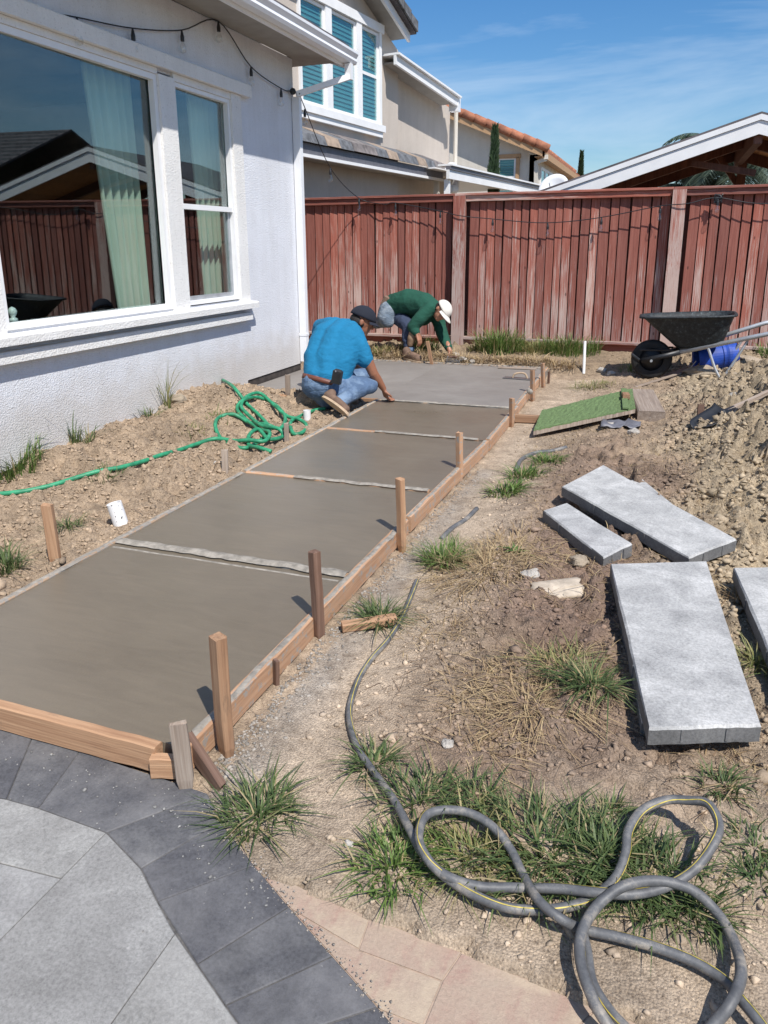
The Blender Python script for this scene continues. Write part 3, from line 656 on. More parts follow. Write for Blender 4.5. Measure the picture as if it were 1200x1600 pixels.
# small offcut closing the corner
lumber('form_offcut', (-1.292, 1.548, -.048), (-1.205, 1.578, -.048), .032, .068, 'lumber', up=(0, 0, 1), seed=9, label='short lumber offcut behind the grey corner stake at the patio', cat='wood offcut')
ex = SR + FT / 2
form('long right-hand form board from the patio corner to the fourth panel, cement along its top', (-1.212, 1.60, 0), (-1.195, 3.62, 0), seed=11)
form('right-hand form board in the middle of the run, beside the third panel', (-1.196, 3.66, 0), (-1.155, 5.42, 0), seed=13)
form('right-hand form board near the green turf plank, ending at a tall stake', (-1.152, 5.46, 0), (-1.172, 6.75, 0), seed=15)
form('far right-hand form board beyond the cross lumber, beside the big far slab', (-1.185, 6.80, 0), (-1.235, 9.08, 0), seed=17)
form('long left-hand form board along the dug soil, pale with dried cement', (SL - FT / 2, 1.50, 0), (SL - FT / 2, 4.1, 0), 'lumber_caked', seed=19)
form('left-hand form board by the green hose, cement on top', (SL - FT / 2, 4.14, 0), (SL - FT / 2 - .003, 6.62, 0), 'lumber_caked', seed=21)
form('short form board running to the house wall behind the blue-shirted man', (WX + .10, 6.62, 0), (SL - .03, 6.66, 0), 'lumber', crusts=False, seed=23)
form('back form board at the far edge of the slab before the fence', (-3.9, YE + .03, 0), (-1.26, YE + .05, 0), 'lumber_caked', seed=24)
DL = ['first divider board across the slab, thickly caked with cement', 'second divider board across the slab, half bare wood at its left end', 'third divider board across the slab, bare lumber left and cement right', 'fourth divider board, thin line under the hand of the man in blue']
for i, y in enumerate(YD):
    t = thing('divider_board', DL[i], 'divider board', (SL, y, -.085), 'divider boards across the slab')
    a, b = Vector((SL + .005, y - .0, -.038 + .004)), Vector((-1.22, y + .01, -.038 + .004))
    lumber('board', a, b, FT, .08, 'lumber_caked' if i in (0, 3) else 'lumber_splat', t, up=(0, 0, 1), seed=40 + i)
    x0 = {0: .0, 1: .28, 2: .33, 3: .02}[i]
    crust('cement_smear', (a.x + (b.x - a.x) * x0, a.y, .008), (b.x, b.y, .008), FT * (1.9 if i == 0 else 1.5), .016 if i == 0 else .010, 60 + i, t, dens=90)
crust('cement_ridge', (SL + .02, YD[0] - .062, .0), (SR - .02, YD[0] - .055, -.001), .018, .003, 77, label='thin raised ridge of cement beside the first divider board', cat='cement ridge')

# stakes: (px top, py top, px base, py base, x plane or None, width, depth, material, point, label)
def stake(top, base, a, b, mat, label, xw=None, chip=.004, lean=0, face=0.0):
    pb = GT(*base); 
    if xw is not None:
        pb = AX(base[0], base[1], xw)
    # top: same vertical plane facing the camera through the base
    d = Vector((pb.x, pb.y, 0)).normalized(); r = ray(*top); o = Vector((0, 0, CH)); t = (pb - o).dot(d) / r.dot(d); pt = o + r * t
    pbb = pb + (pb - pt).normalized() * .06
    ob = lumber('stake', pbb, pt, a, b, mat, None, up=Vector((math.sin(face), math.cos(face), 0)), point=1, chip=chip + .004, seed=int(top[0] * 7), label=label, cat='stake', group='wooden form stakes')
    return ob
STX = SR + FT + .024
stake((340, 992), (354, 1180), .052, .036, 'lumber', 'tallest fresh orange stake on the right form, nearest the patio corner', face=.5)
stake((278, 1128), (291, 1232), .048, .022, 'old_wood', 'weathered grey flat stake at the corner of the dark patio border', face=-.5, chip=.012)
stake((431, 1030), (432, 1072), .022, .016, 'brown_wood', 'tiny dark peg against the right form between the two tall stakes', face=.5)
stake((491, 860), (499, 1000), .040, .036, 'brown_wood', 'rough dark brown stake where the first divider meets the right form', face=.5, chip=.006)
stake((625, 747), (628, 860), .040, .034, 'lumber', 'orange stake with cement smears by the second divider board', face=.5)
stake((718, 675), (718, 752), .040, .034, 'lumber_splat', 'orange stake with a knot near its top by the third divider board', face=.5)
stake((800, 622), (799, 668), .040, .034, 'lumber_splat', 'stake beside the end of the cross lumber near the green turf plank', face=.5)
stake((832, 578), (832, 627), .040, .034, 'lumber_splat', 'stake right of the hand float on the far slab', face=.5)
stake((848, 567), (849, 606), .038, .034, 'lumber_splat', 'stake farthest back on the right form', face=.5)
stake((858, 580), (857, 600), .024, .02, 'brown_wood', 'short dark peg behind the farthest right-hand stakes', face=.5)
stake((73, 787), (88, 880), .050, .034, 'lumber', 'fresh orange stake in the dirt left of the first panel', face=-.3)
stake((351, 702), (352, 742), .040, .026, 'old_wood', 'short grey stake beside the left form in front of the green hose', face=-.3, chip=.008)
stake((447, 660), (448, 692), .034, .026, 'old_wood', 'grey stake among the green hose coils', face=-.3, chip=.006)
stake((543, 621), (543, 646), .040, .030, 'old_wood', "pale stake by the crouching man's boot", face=-.2)
stake((449, 585), (450, 618), .046, .03, 'old_wood', 'grey stake against the short form by the house wall', face=-.2)
stake((668, 533), (675, 571), .040, .03, 'lumber', 'leaning fresh stake at the back edge of the slab below the man in green', face=0)
# diagonal brace at the corner and cross pieces
lumber('brace', GT(348, 1236), G(290, 1150, .0), .024, .055, 'brown_wood', up=(0, 0, 1), seed=5, chip=.01, label='dark brown diagonal brace propping the corner stake', cat='brace')
p = AX(800, 655, STX); lumber('cross_lumber', (p.x + .02, p.y + .03, -.05), (p.x + .24, p.y + .06, -.05), .036, .07, 'lumber', up=(0, 0, 1), seed=6, label='short lumber brace between the right form and the green turf plank', cat='lumber')
q0 = G(440, 675, .0); 
lumber('loose_lumber', G(378, 660, -.0), G(446, 617, .02), .085, .036, 'lumber', up=(0, 0, 1), seed=16, label='loose lumber offcut lying under the green hose by the wall form', cat='lumber')
pb = GT(548, 985); lumber('loose_lumber', (pb.x - .03, pb.y - .02, pb.z + .02), (pb.x + .16, pb.y + .10, pb.z + .03), .045, .035, 'lumber', up=(0, 0, 1), seed=17, label='small orange offcut lying beside the grass tuft right of the dark stake', cat='lumber')
# hand float lying on the slab
fl = G(812, 592, .0); ft = thing('hand_float', 'steel hand float with an arched handle resting on the far slab', 'hand float', (fl.x, fl.y, 0))
obj('blade', MB().cbox((fl.x, fl.y, .006), (.36, .10, .006), .001, Matrix.Rotation(-.12, 3, 'Z')), 'steel', ft)
obj('handle', MB().tube(crom([(fl.x - .08, fl.y, .008), (fl.x - .055, fl.y, .05), (fl.x, fl.y, .066), (fl.x + .055, fl.y, .058), (fl.x + .085, fl.y, .008)], 6), .011, 10), 'sole', ft, smooth=True)
fl = G(835, 578, .0); lumber('screed_board', (fl.x - .42, fl.y - .02, .012), (fl.x + .02, fl.y + .02, .012), .05, .018, 'old_wood', up=(0, 0, 1), seed=18, label='thin pale screed strip lying on the back right corner of the slab', cat='screed')
fl = G(828, 612, .03); mbx = MB(); mbx.sphere(fl, .028, 9, 6, (1.1, .8, 1)); obj('cement_lump', mbx, 'cement_crust', label='pale cement lump on the form beside the second-farthest stake', cat='cement lump')

# ================================================================== PATIO
pat = thing('patio', None, None, (-1.2, 1.0, PATZ - .06)); pat['kind'] = 'structure'; pat['label'] = 'paved patio of light grey pavers with a charcoal border'
def Z3(px, py): return (px / 1.846, 1100 + py / 1.846)
def paver(poly, mat, gap=.0014, dz=0.0):
    P = [Vector((p.x, p.y, 0)) for p in poly]; n = len(P)
    area = sum(P[i].x * P[(i + 1) % n].y - P[(i + 1) % n].x * P[i].y for i in range(n))
    if area < 0: P = P[::-1]
    def inset(g):
        out = []
        for i in range(n):
            a, b, c = P[i - 1], P[i], P[(i + 1) % n]; e0 = (b - a).normalized(); e1 = (c - b).normalized()
            n0 = Vector((-e0.y, e0.x, 0)); n1 = Vector((-e1.y, e1.x, 0)); bis = (n0 + n1)
            k = g / max(.35, (1 + n0.dot(n1)) / 2) / 2 if bis.length > 1e-6 else 0
            out.append(b + bis * k)
        return out
    A, B = inset(gap), inset(gap + .0025); mb = MB()
    for ring, z in ((A, PATZ - .05), (A, PATZ - .0025 + dz), (B, PATZ + dz)): mb.v += [(p.x, p.y, z) for p in ring]
    mb.f.append(tuple(range(n))[::-1]); mb.f.append(tuple(2 * n + i for i in range(n)))
    for k in (0, 1):
        for i in range(n): i2 = (i + 1) % n; mb.f.append((k * n + i, k * n + i2, k * n + n + i2, k * n + n + i))
    return obj('paver', mb, mat, pat)
def gp(px, py): return G(px, py, PATZ)
yb = 1.572                                     # the form board stands on this line
# outer edge of the border (left to right, then towards the viewer) and the inner edge
def on_y(px, py, y): p = gp(px, py); return Vector((p.x, y, PATZ))
outer = [Vector((-3.0, yb, PATZ)), Vector((-2.3, yb, PATZ)), gp(44, 1157), gp(118, 1178), gp(305, 1240), gp(345, 1283), gp(397, 1351), gp(452, 1416), gp(520, 1493), gp(590, 1572), gp(642, 1632)]
outer[2].y = outer[3].y = yb
outer[4] = Vector((-1.10, yb - .03, PATZ))
inner = [Vector((-3.0, 1.24, PATZ)), Vector((-2.05, 1.26, PATZ)), gp(10, 1248), gp(60, 1262), gp(166, 1300), gp(220, 1356), gp(246, 1408), gp(308, 1506), gp(352, 1570), gp(400, 1637), gp(440, 1695)]
for i in range(len(outer) - 1): paver([outer[i], outer[i + 1], inner[i + 1], inner[i]], 'paver_dark', dz=random.uniform(-.0008, .0008))
# border carries on out of the frame, bending back round the patio
o1, i1 = outer[-1], inner[-1]; dr = (outer[-1] - outer[-3]).normalized()
ic_ = [i1]
for k in range(8):
    a = -.05 * k; d2 = Matrix.Rotation(a, 3, 'Z') @ dr * .2; o2, i2 = o1 + d2, i1 + d2 * .98
    paver([o1, o2, i2, i1], 'paver_dark'); o1, i1 = o2, i2; ic_.append(i2.copy())
eo, ei = o1, i1
J1_ = inner[4]; dir1_ = (gp(*Z3(0, 695)) - gp(*Z3(310, 380))).normalized()
# light pavers seen in the photo
A0, A1, A2, A3 = gp(*Z3(185, 505)), gp(*Z3(-40, 447)), gp(*Z3(0, 697)), gp(*Z3(190, 512))
A0 = J1_ + dir1_ * (A0 - J1_).dot(dir1_)
paver([inner[2], inner[3], inner[4], A0, A1, inner[1] + Vector((0, -.002, 0))], 'paver_light')
J1 = inner[4]                                   # joint from the border corner down-left
dir1 = (gp(*Z3(0, 695)) - gp(*Z3(310, 380))).normalized(); far1 = J1 + dir1 * 2.2
dir2 = (gp(*Z3(320, 920)) - gp(*Z3(505, 660))).normalized(); J2 = gp(*Z3(505, 660)); far2 = J2 + dir2 * 2.4
tA = (A0 - J1).dot(dir1); A0l = J1 + dir1 * tA
dirp = (A1 - A0).normalized()
# strip left of joint 1
L0 = A0l
w1 = .55
paver([L0, A1, A1 + dirp * .25 + dir1 * .1, A1 + dirp * .25 + dir1 * w1, L0 + dir1 * w1], 'paver_light')
paver([L0 + dir1 * w1, A1 + dirp * .25 + dir1 * w1, A1 + dirp * .25 + dir1 * (w1 + .6), L0 + dir1 * (w1 + .6)], 'paver_light')
paver([L0 + dir1 * (w1 + .6), A1 + dirp * .25 + dir1 * (w1 + .6), A1 + dirp * .25 + dir1 * (w1 + 1.4), L0 + dir1 * (w1 + 1.4)], 'paver_light')
# strip between joints 1 and 2
k1, k2 = .62, .62
paver([J1, inner[5], inner[6], J2, J2 + dir2 * k2, J1 + dir1 * (k1 + .18)], 'paver_light')
paver([J1 + dir1 * (k1 + .18), J2 + dir2 * k2, J2 + dir2 * 1.3, J1 + dir1 * 1.5], 'paver_light')
paver([J1 + dir1 * 1.5, J2 + dir2 * 1.3, J2 + dir2 * 2.0, J1 + dir1 * 2.2], 'paver_light')
# strip right of joint 2
paver([J2, inner[7], inner[8], inner[9], inner[9] + dir2 * .42, J2 + dir2 * .55], 'paver_light')
paver([inner[9], inner[10], inner[10] + dir2 * .5, inner[9] + dir2 * .42], 'paver_light')
for k in (0, 2, 4, 6):
    for (a_, b_) in ((0, .55), (.552, 1.2)):
        paver([ic_[k] + dir2 * a_, ic_[k + 2] + dir2 * a_, ic_[k + 2] + dir2 * b_, ic_[k] + dir2 * b_], 'paver_light', dz=-.0006)
sandbed = MB(); sandbed.prism([Vector((p.x, p.y, PATZ - .0045)) for p in (outer[:2] + outer[3:] + [eo, ei + Vector((-.3, -.3, 0)), Vector((-1.6, -1.6, 0)), Vector((-4.0, -1.6, 0)), Vector((-4.0, yb, 0))])], (0, 0, -.05))
obj('joint_sand', sandbed, 'sand', pat)
padbed = MB(); padbed.prism([Vector((p[0], p[1], -.0925)) for p in (BORD[::-1][1:] + [(.0, -1.2), (.9, -1.2), (.9, .9)] + PADL[::-1][1:])], (0, 0, -.04)); obj('joint_sand', padbed, 'sand_pale', pat)
# the rest of the patio behind the viewer and along the house: plain courses
for gx in range(6):
    for gy in range(6):
        x0 = WX + .02 + gx * .56; y1 = 1.2 - gy * .5
        c = Vector((x0 + .28, y1 - .25, 0))
        if (c - Vector((J1.x, J1.y, 0))).dot(Vector((-1, 0, 0))) < 1.15: continue
        paver([Vector((x0, y1, 0)), Vector((x0 + .56, y1, 0)), Vector((x0 + .56, y1 - .5, 0)), Vector((x0, y1 - .5, 0))], 'paver_light', dz=-.003)

# stamped pad right of the border
pad = thing('stamped_path', None, None, (-.2, .9, -.13)); pad['kind'] = 'structure'; pad['label'] = 'dusty pink stamped concrete beside the charcoal border'
def gq(px, py): return G(px, py, -.088)
pv = [gq(425, 1372), gq(500, 1400), gq(600, 1440), gq(720, 1487), gq(830, 1530), gq(930, 1575)]
Eo = outer[6:] ; 
def pad_piece(poly, gap=0):
    mb = MB(); mb.prism([Vector((p.x, p.y, -.090)) for p in poly], (0, 0, -.05)); return obj('stamped_panel', mb, 'stamped', pad)
b1, b2, b3 = outer[7] + Vector((.006, 0, 0)), outer[9] + Vector((.006, 0, 0)), outer[10] + Vector((.01, -.02, 0))
m1, m2 = gq(700, 1505), gq(640, 1560)
pad_piece([outer[6] + Vector((.004, .0, 0)), pv[1], gq(575, 1437), gq(560, 1480), b1])
pad_piece([gq(577, 1439), pv[3], gq(690, 1530), gq(562, 1483)])
pad_piece([b1 + Vector((.003, -.002, 0)), gq(561, 1486), gq(688, 1533), gq(660, 1600), b2])
pad_piece([gq(722, 1489), pv[5], gq(860, 1640), gq(664, 1602), gq(693, 1532)])
pad_piece([b2 + Vector((.002, -.003, 0)), gq(658, 1604), gq(858, 1644), Vector((.2, -1.2, 0)), Vector((.0, -1.2, 0)), b3])
pad_piece([gq(933, 1577), gq(1000, 1600) , Vector((.9, .9, 0)), Vector((.9, -1.2, 0)), Vector((.204, -1.2, 0)), gq(862, 1644)])

# ================================================================== NEAR HOUSE
hs_ = thing('house', 'white stucco house with a big picture window on the left', 'house', (WX, 4, -.1))
HZ = 3.36; HY1 = 8.10; WT = .14
gzb, gzt = .947, 2.705                          # glass bottom and top
oy0, oy1, oz0, oz1 = 3.70, 6.82, .90, 2.78
wm = MB()
wm.bb(WX - WT, WX, -3.0, oy0, -.0, HZ); wm.bb(WX - WT, WX, oy1, HY1, .075, HZ)
wm.bb(WX - WT, WX, oy0, oy1, -.0, oz0); wm.bb(WX - WT, WX, oy0, oy1, oz1, HZ)
wm.bb(WX - 5, WX - WT, HY1 - WT, HY1, 0, HZ)
obj('wall', wm, 'stucco_white', hs_, origin=(WX, 0, 0))
obj('foundation', MB().bb(WX - .12, WX - .012, -3, HY1 - .012, -.2, .074), 'foundation', hs_)
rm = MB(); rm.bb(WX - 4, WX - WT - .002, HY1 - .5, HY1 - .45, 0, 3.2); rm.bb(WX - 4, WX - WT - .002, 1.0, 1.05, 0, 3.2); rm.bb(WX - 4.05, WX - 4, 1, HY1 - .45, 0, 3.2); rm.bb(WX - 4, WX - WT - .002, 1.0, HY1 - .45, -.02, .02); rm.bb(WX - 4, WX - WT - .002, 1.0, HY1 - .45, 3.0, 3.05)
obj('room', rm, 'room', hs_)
# window frames, sashes, glass
def sash(name, y0, y1, z0, z1, x, fw, mat, parent, dep=.05):
    mb = MB(); mb.bb(x - dep, x, y0 - fw, y0, z0 - fw, z1 + fw); mb.bb(x - dep, x, y1, y1 + fw, z0 - fw, z1 + fw); mb.bb(x - dep, x, y0, y1, z0 - fw, z0); mb.bb(x - dep, x, y0, y1, z1, z1 + fw); return obj(name, mb, mat, parent)
XG = WX - .035
wf = sash('window', 3.815, 5.565, gzb, gzt, WX + .012, .045, 'white_paint', hs_)
def tilted_pane(y0, y1, z0, z1, yaw, pitch, par, x=XG):
    c = Vector((x, (y0 + y1) / 2, (z0 + z1) / 2)); rot = Matrix.Rotation(math.radians(yaw), 3, 'Z') @ Matrix.Rotation(math.radians(pitch), 3, 'Y')
    return obj('pane', MB().box(c, (.005, y1 - y0 + .01, z1 - z0 + .01), rot), 'glass', par)
tilted_pane(3.815, 5.565, gzb, gzt, 1.35, .35, wf)
wf2 = sash('window', 5.865, 6.69, gzb, gzt, WX + .012, .035, 'white_paint', hs_)
tilted_pane(5.865, 6.69, 1.78, gzt, 1.35, .35, wf2)
obj('pane', MB().bb(XG - .012, XG - .006, 5.90, 6.65, .985, 1.735), 'glass', wf2)
obj('meeting_rail', MB().bb(WX - .045, WX + .004, 5.865, 6.69, 1.735, 1.78), 'white_paint', wf2)
ls = MB(); ls.bb(XG - .02, XG + .006, 5.865, 5.90, .947, 1.735); ls.bb(XG - .02, XG + .006, 6.65, 6.69, .947, 1.735); ls.bb(XG - .02, XG + .006, 5.90, 6.65, .947, .985)
obj('lower_sash', ls, 'galv', wf2)
tr = MB(); ch = WX + .035
tr.bb(WX - .06, ch, 3.45, 3.768, .86, 2.80); tr.bb(WX - .06, ch, 5.612, 5.828, .86, 2.755); tr.bb(WX - .06, ch, 6.727, 6.90, .86, 2.80)
tr.bb(WX - .06, ch - .012, 3.768, 5.612, 2.752, 2.80); tr.bb(WX - .06, ch - .012, 5.828, 6.727, 2.742, 2.80)
obj('window_trim', tr, 'stucco_trim', hs_)
obj('window_header', MB().cbox((WX + .03, 5.0, 2.86), (.075, 4.12, .115), .008), 'stucco_trim', hs_)
sz1 = AX(398, 480.8, WX + .10).z; sz2 = AX(391, 499, WX + .06).z
s1 = MB(); s1.cbox((WX + .02, 4.95, sz1 + .032), (.18, 3.98, .066), .014); obj('window_sill', s1, 'stucco_trim', hs_)
s2 = MB(); s2.cbox((WX + .02, 4.92, sz2 + .035), (.10, 3.90, .075), .008); obj('sill_apron', s2, 'stucco_trim', hs_)
# curtains in the room
def curtain(y0, y1, z0, z1, x, amp, per, label, gather=0):
    mb = MB(); n = int((y1 - y0) * 90); m_ = 10
    for j in range(m_ + 1):
        for i in range(n + 1):
            u = i / n; v = j / m_; y = y0 + (y1 - y0) * u + gather * (1 - v) * (1 - u); xx = x + amp * math.sin(u * (y1 - y0) / per * 2 * PI + .6 * math.sin(u * 9)) * (1 - .3 * v) + amp * .4 * mn.noise(Vector((u * 14, v * 1.5, per * 10)))
            mb.v.append((xx, y, z0 + (z1 - z0) * v))
    for j in range(m_):
        for i in range(n): a = j * (n + 1) + i; mb.f.append((a, a + 1, a + n + 2, a + n + 1))
    o = obj('curtain', mb, 'curtain', smooth=True, label=label, cat='curtain', group='curtains in the house windows')
    so = o.modifiers.new('s', 'SOLIDIFY'); so.thickness = .002; return o
curtain(5.05, 5.66, .3, 2.9, WX - .26, .035, .105, 'pale green curtain drawn to the right side of the big window', .22)
curtain(3.55, 3.86, .3, 2.9, WX - .24, .03, .10, 'sliver of pale curtain at the left edge of the big window')
curtain(6.42, 6.95, .3, 2.9, WX - .26, .03, .10, 'pale curtain at the right side of the narrow window', .12)
# small ornament on the inner sill
oc = AX(20, 492, WX - .12); om = MB(); om.lathe((oc.x, oc.y, oc.z - .045), [(.0, 0), (.03, .002), (.028, .02), (.012, .03), (.026, .05), (.03, .07), (.02, .09), (0, .1)], n=10)
obj('sill_ornament', om, 'white_metal', smooth=True, label='small silvery ornament inside the big window at its lower left corner', cat='ornament')
# eaves: soffit, fascia, gutter
EX = -3.47; EYE = 8.50; ez = 3.335
roof = MB()
roof.prism([(EX, -3, ez + .15), (WX - 5, -3, ez + 1.9), (WX - 5, EYE, ez + 1.9), (EX, EYE, ez + .15)], (0, 0, .05))
rf = obj('roof', roof, 'tile_dark', hs_)
sf = MB(); nb = 5
obj('soffit', MB().prism([(EX - .02, -3, ez + .03), (WX - .0, -3, ez + .03), (WX - .0, EYE - .03, ez + .03), (EX - .02, EYE - .03, ez + .03)], (0, 0, .03)), 'soffit', hs_)
for k in range(4):
    y = -2.0 + 0
for k in range(0): obj('rafter_tail', MB().bb(WX + .01, EX - .03, EYE - .10 - k * .62, EYE - .055 - k * .62, ez - .02, ez + .03), 'soffit', hs_)
gut = MB()
prof = [(-.02, .0), (.07, .0), (.085, .03), (.075, .06), (.10, .10), (.10, .125), (.085, .125), (.085, .105), (.06, .06), (.06, .02), (-.02, .02)]
gut.prism([(EX + a, -3, ez + b) for a, b in prof], (0, EYE + .02 + 3, 0))
gu = obj('gutter', gut, 'white_metal', hs_)
obj('fascia', MB().bb(EX - .045, EX - .021, -3, EYE, ez - .03, ez + .15), 'white_paint', hs_)
obj('rake_board', MB().prism([(EX - .02, EYE + .0, ez - .03), (EX - .02, EYE, ez + .16), (WX - 3, EYE, ez + 1.28), (WX - 3, EYE, ez + 1.09)], (0, .035, 0)), 'white_paint', hs_)
obj('gable_soffit', MB().bb(WX - 3, WX - .002, HY1 + .01, EYE - .03, ez + .03, ez + .06), 'soffit', hs_)
# downspout with elbows
ds = []
a0 = Vector((EX + .04, EYE - .12, ez - .01)); a1 = a0 + Vector((0, 0, -.13)); a2 = Vector((WX + .07, HY1 - .06, a1.z - .20)); a3 = Vector((WX + .05, HY1 - .02, a2.z - .07)); a4 = Vector((WX + .05, HY1 - .02, .10))
dm = MB(); dm.beam(a0, a1 + Vector((0, 0, -.03)), .075, .06, (0, 1, 0)); dm.beam(a1, a2, .075, .058); 
dsb = thing('downspout', 'white rectangular downspout at the far corner of the white house', 'downspout', (a4.x, a4.y, 0))
obj('elbow', dm, 'white_metal', dsb); obj('pipe', MB().beam(a3 + Vector((0, 0, .05)), a4, .085, .065, (0, 1, 0)), 'white_metal', dsb)
obj('strap', MB().beam(Vector((WX + .05, a4.y, .40)), Vector((WX + .05, a4.y, .43)), .095, .075, (0, 1, 0)), 'white_metal', dsb)
# hose bib stub & capped pipe on the wall
pp = AX(340, 636, WX + .05); mbp = MB().lathe((pp.x, pp.y, -.1), [(.0, 0), (.017, 0), (.017, .19), (.023, .19), (.023, .235), (.0, .235)], n=14)
obj('capped_pipe', mbp, 'pvc', smooth=False, label='thin white capped pipe standing against the house wall', cat='pipe')

# ================================================================== FENCE
FY = 10.41
fence = thing('fence', 'tall worn red wooden board fence across the back of the yard', 'fence', (0, FY, 0))
posts_x = [-5.40, -2.655, .075, 2.83, 5.55]
bt, bb_ = 2.03, .185
bmesh_cache = {}
def board_mesh(wd, h, seed):
    r = random.Random(seed); mb = MB(); n = 10
    for i in range(n + 1):
        z = h * i / n; s = r.uniform(-.0012, .0012)
        for x, y in ((-wd / 2, -.009), (wd / 2, -.009), (wd / 2, .009), (-wd / 2, .009)): mb.v.append((x + s, y + r.uniform(-.001, .001), z))
    for i in range(n):
        for k in range(4): k2 = (k + 1) % 4; mb.f.append((i * 4 + k, i * 4 + k2, i * 4 + 4 + k2, i * 4 + 4 + k))
    mb.f += [(3, 2, 1, 0), tuple(n * 4 + k for k in range(4))]
    return mb
def mesh_only(mb, mat):
    me = bpy.data.meshes.new('board'); me.from_pydata(mb.v, [], mb.f); me.materials.append(M[mat]); me.update(); return me
widths = [.086, .095, .103, .110, .118]
bms = [mesh_only(board_mesh(wd, bt - bb_, i), 'fence') for i, wd in enumerate(widths)]
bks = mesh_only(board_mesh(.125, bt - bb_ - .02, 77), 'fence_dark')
def link_child(name, me, parent, loc, rz=0, ry=0):
    o = bpy.data.objects.new(name, me); C.objects.link(o); o.parent = parent; o.location = Vector(loc) - wloc(parent); o.rotation_euler = (0, ry, rz); return o
for k in range(len(posts_x) - 1):
    x = posts_x[k] + .125; xe = posts_x[k + 1] - .125
    while x < xe:
        i = random.randrange(5); wd = widths[i]
        link_child('board', bms[i], fence, (x + wd / 2, FY - .008 + random.uniform(-.002, .002), bb_ + random.uniform(-.003, .003)), random.uniform(.10, .15), random.uniform(-.005, .005))
        x += wd + random.uniform(.010, .017)
    x = posts_x[k] + .1
    while x < xe + .1:
        link_child('back_board', bks, fence, (x, FY + .045, bb_), 0, 0); x += .128
for px_ in posts_x:
    pm = board_mesh(.155, 2.045, 5); pm.v = [(v[0], v[1] * 6.0, v[2]) for v in pm.v]
    po = obj('post', pm, 'fence_post', fence, origin=(0, 0, 0)); po.location = Vector((px_, FY - .085, 0)) - wloc(fence)
    for k in range(0): pass
for k in range(len(posts_x) - 1):
    a, b = posts_x[k] + .08, posts_x[k + 1] - .08
    lumber('top_rail', (a, FY - .055, bt - .02), (b, FY - .055, bt - .02), .05, .075, 'fence', fence, up=(0, 0, 1), seed=k)
    lumber('bottom_rail', (a, FY - .04, bb_ - .021), (b, FY - .04, bb_ - .021), .065, .036, 'fence_rail', fence, up=(0, 0, 1), seed=k + 9)
    lumber('kickboard', (a, FY, .06), (b, FY, .06), .03, .20, 'fence', fence, up=(0, 0, 1), seed=k + 19)
for k in range(len(posts_x) - 1):
    lumber('cap_board', (posts_x[k] - (.07 if k else 0) + .002, FY - .03, 2.062), (posts_x[k + 1] - .072, FY - .03, 2.062), .15, .03, 'fence', fence, up=(0, 0, 1), seed=k + 29)
sf_ = thing('side_fence', 'red board fence closing the right side of the yard', 'fence', (5.6, 4, 0))
yy = 10.2
while yy > -3:
    link_child('board', bms[random.randrange(5)], sf_, (5.6, yy, bb_), PI / 2); yy -= .125

# ================================================================== NEIGHBOURS
P0 = AD(597, 210, 13.7); BW = VP(P0, 7.2)
bh = thing('beige_house', 'two-storey beige stucco house beyond the fence, with a triple window', 'house', (P0.x, P0.y, 0))
def vquad(name, plane, pix, thick, mat, parent, off=0.0, uvs=None):
    pts = [plane.at(*q, off) for q in (uvs or [plane.uv(a, b, off) for a, b in pix])]
    mb = MB(); mb.prism(pts, -plane.n * thick); return obj(name, mb, mat, parent)
uc = BW.uv(622, 200)[0]; uL = BW.uv(440, 100)[0] - 3; zt = BW.uv(622, 66)[1]
ue = BW.uv(710, 240)[0]
rake_dir = None
(ra, za), (rb, zb) = BW.uv(598, 0, .35), BW.uv(640, 66, .35)
slope = (zb - za) / (rb - ra)
vquad('wall', BW, None, .2, 'stucco_beige', bh, uvs=[(uL, -.05), (uc, -.05), (uc, zb - slope * (rb - uc) * 1 + .05), (uL, za + slope * (uL - ra))])
(ea, eza), (eb, ezb) = BW.uv(623, 103, .30), BW.uv(716, 166, .30)
vquad('wing_wall', BW, None, .2, 'stucco_beige', bh, off=-.12, uvs=[(uc - .05, -.05), (ue, -.05), (ue, ezb + .08), (uc - .05, eza + .08)])
wgw = MB(); wgw.prism([BW.at(ue, -.05, -.32), BW.at(ue, ezb + .05, -.32), BW.at(ue, ezb + .05, -5), BW.at(ue, -.05, -5)], BW.d * .1); obj('end_wall', wgw, 'stucco_beige', bh)
# upper roof rake: tiles + fascia
def rake(name, a, b, hgt, dep, mat, off, dz=0): 
    mb = MB(); p, q = BW.at(a[0], a[1] + dz, off), BW.at(b[0], b[1] + dz, off)
    mb.prism([p, q, q + Vector((0, 0, hgt)), p + Vector((0, 0, hgt))], -BW.n * dep); return obj(name, mb, mat, bh)
aa = (ra - 3.0, za - slope * 3.0)
rake('fascia', aa, (rb, zb), .14, .05, 'white_paint', .36); rake('roof', (aa[0], aa[1]), (rb + .05, zb + slope * .05), .17, 5, 'tile_dark', .46, .145); rake('soffit', aa, (rb - .02, zb), .03, .36, 'soffit', .31, .06)
for k in range(11):
    u = rb + .04 - k * .28; z = zb + slope * (u - rb)
    tm = MB(); tm.prism([BW.at(u, z + .17, .50), BW.at(u, z + .34, .50), BW.at(u - .30, z - slope * .30 + .30, .50), BW.at(u - .30, z - slope * .30 + .17, .50)], -BW.n * .3); obj('roof_tile', tm, 'tile_slate', bh)
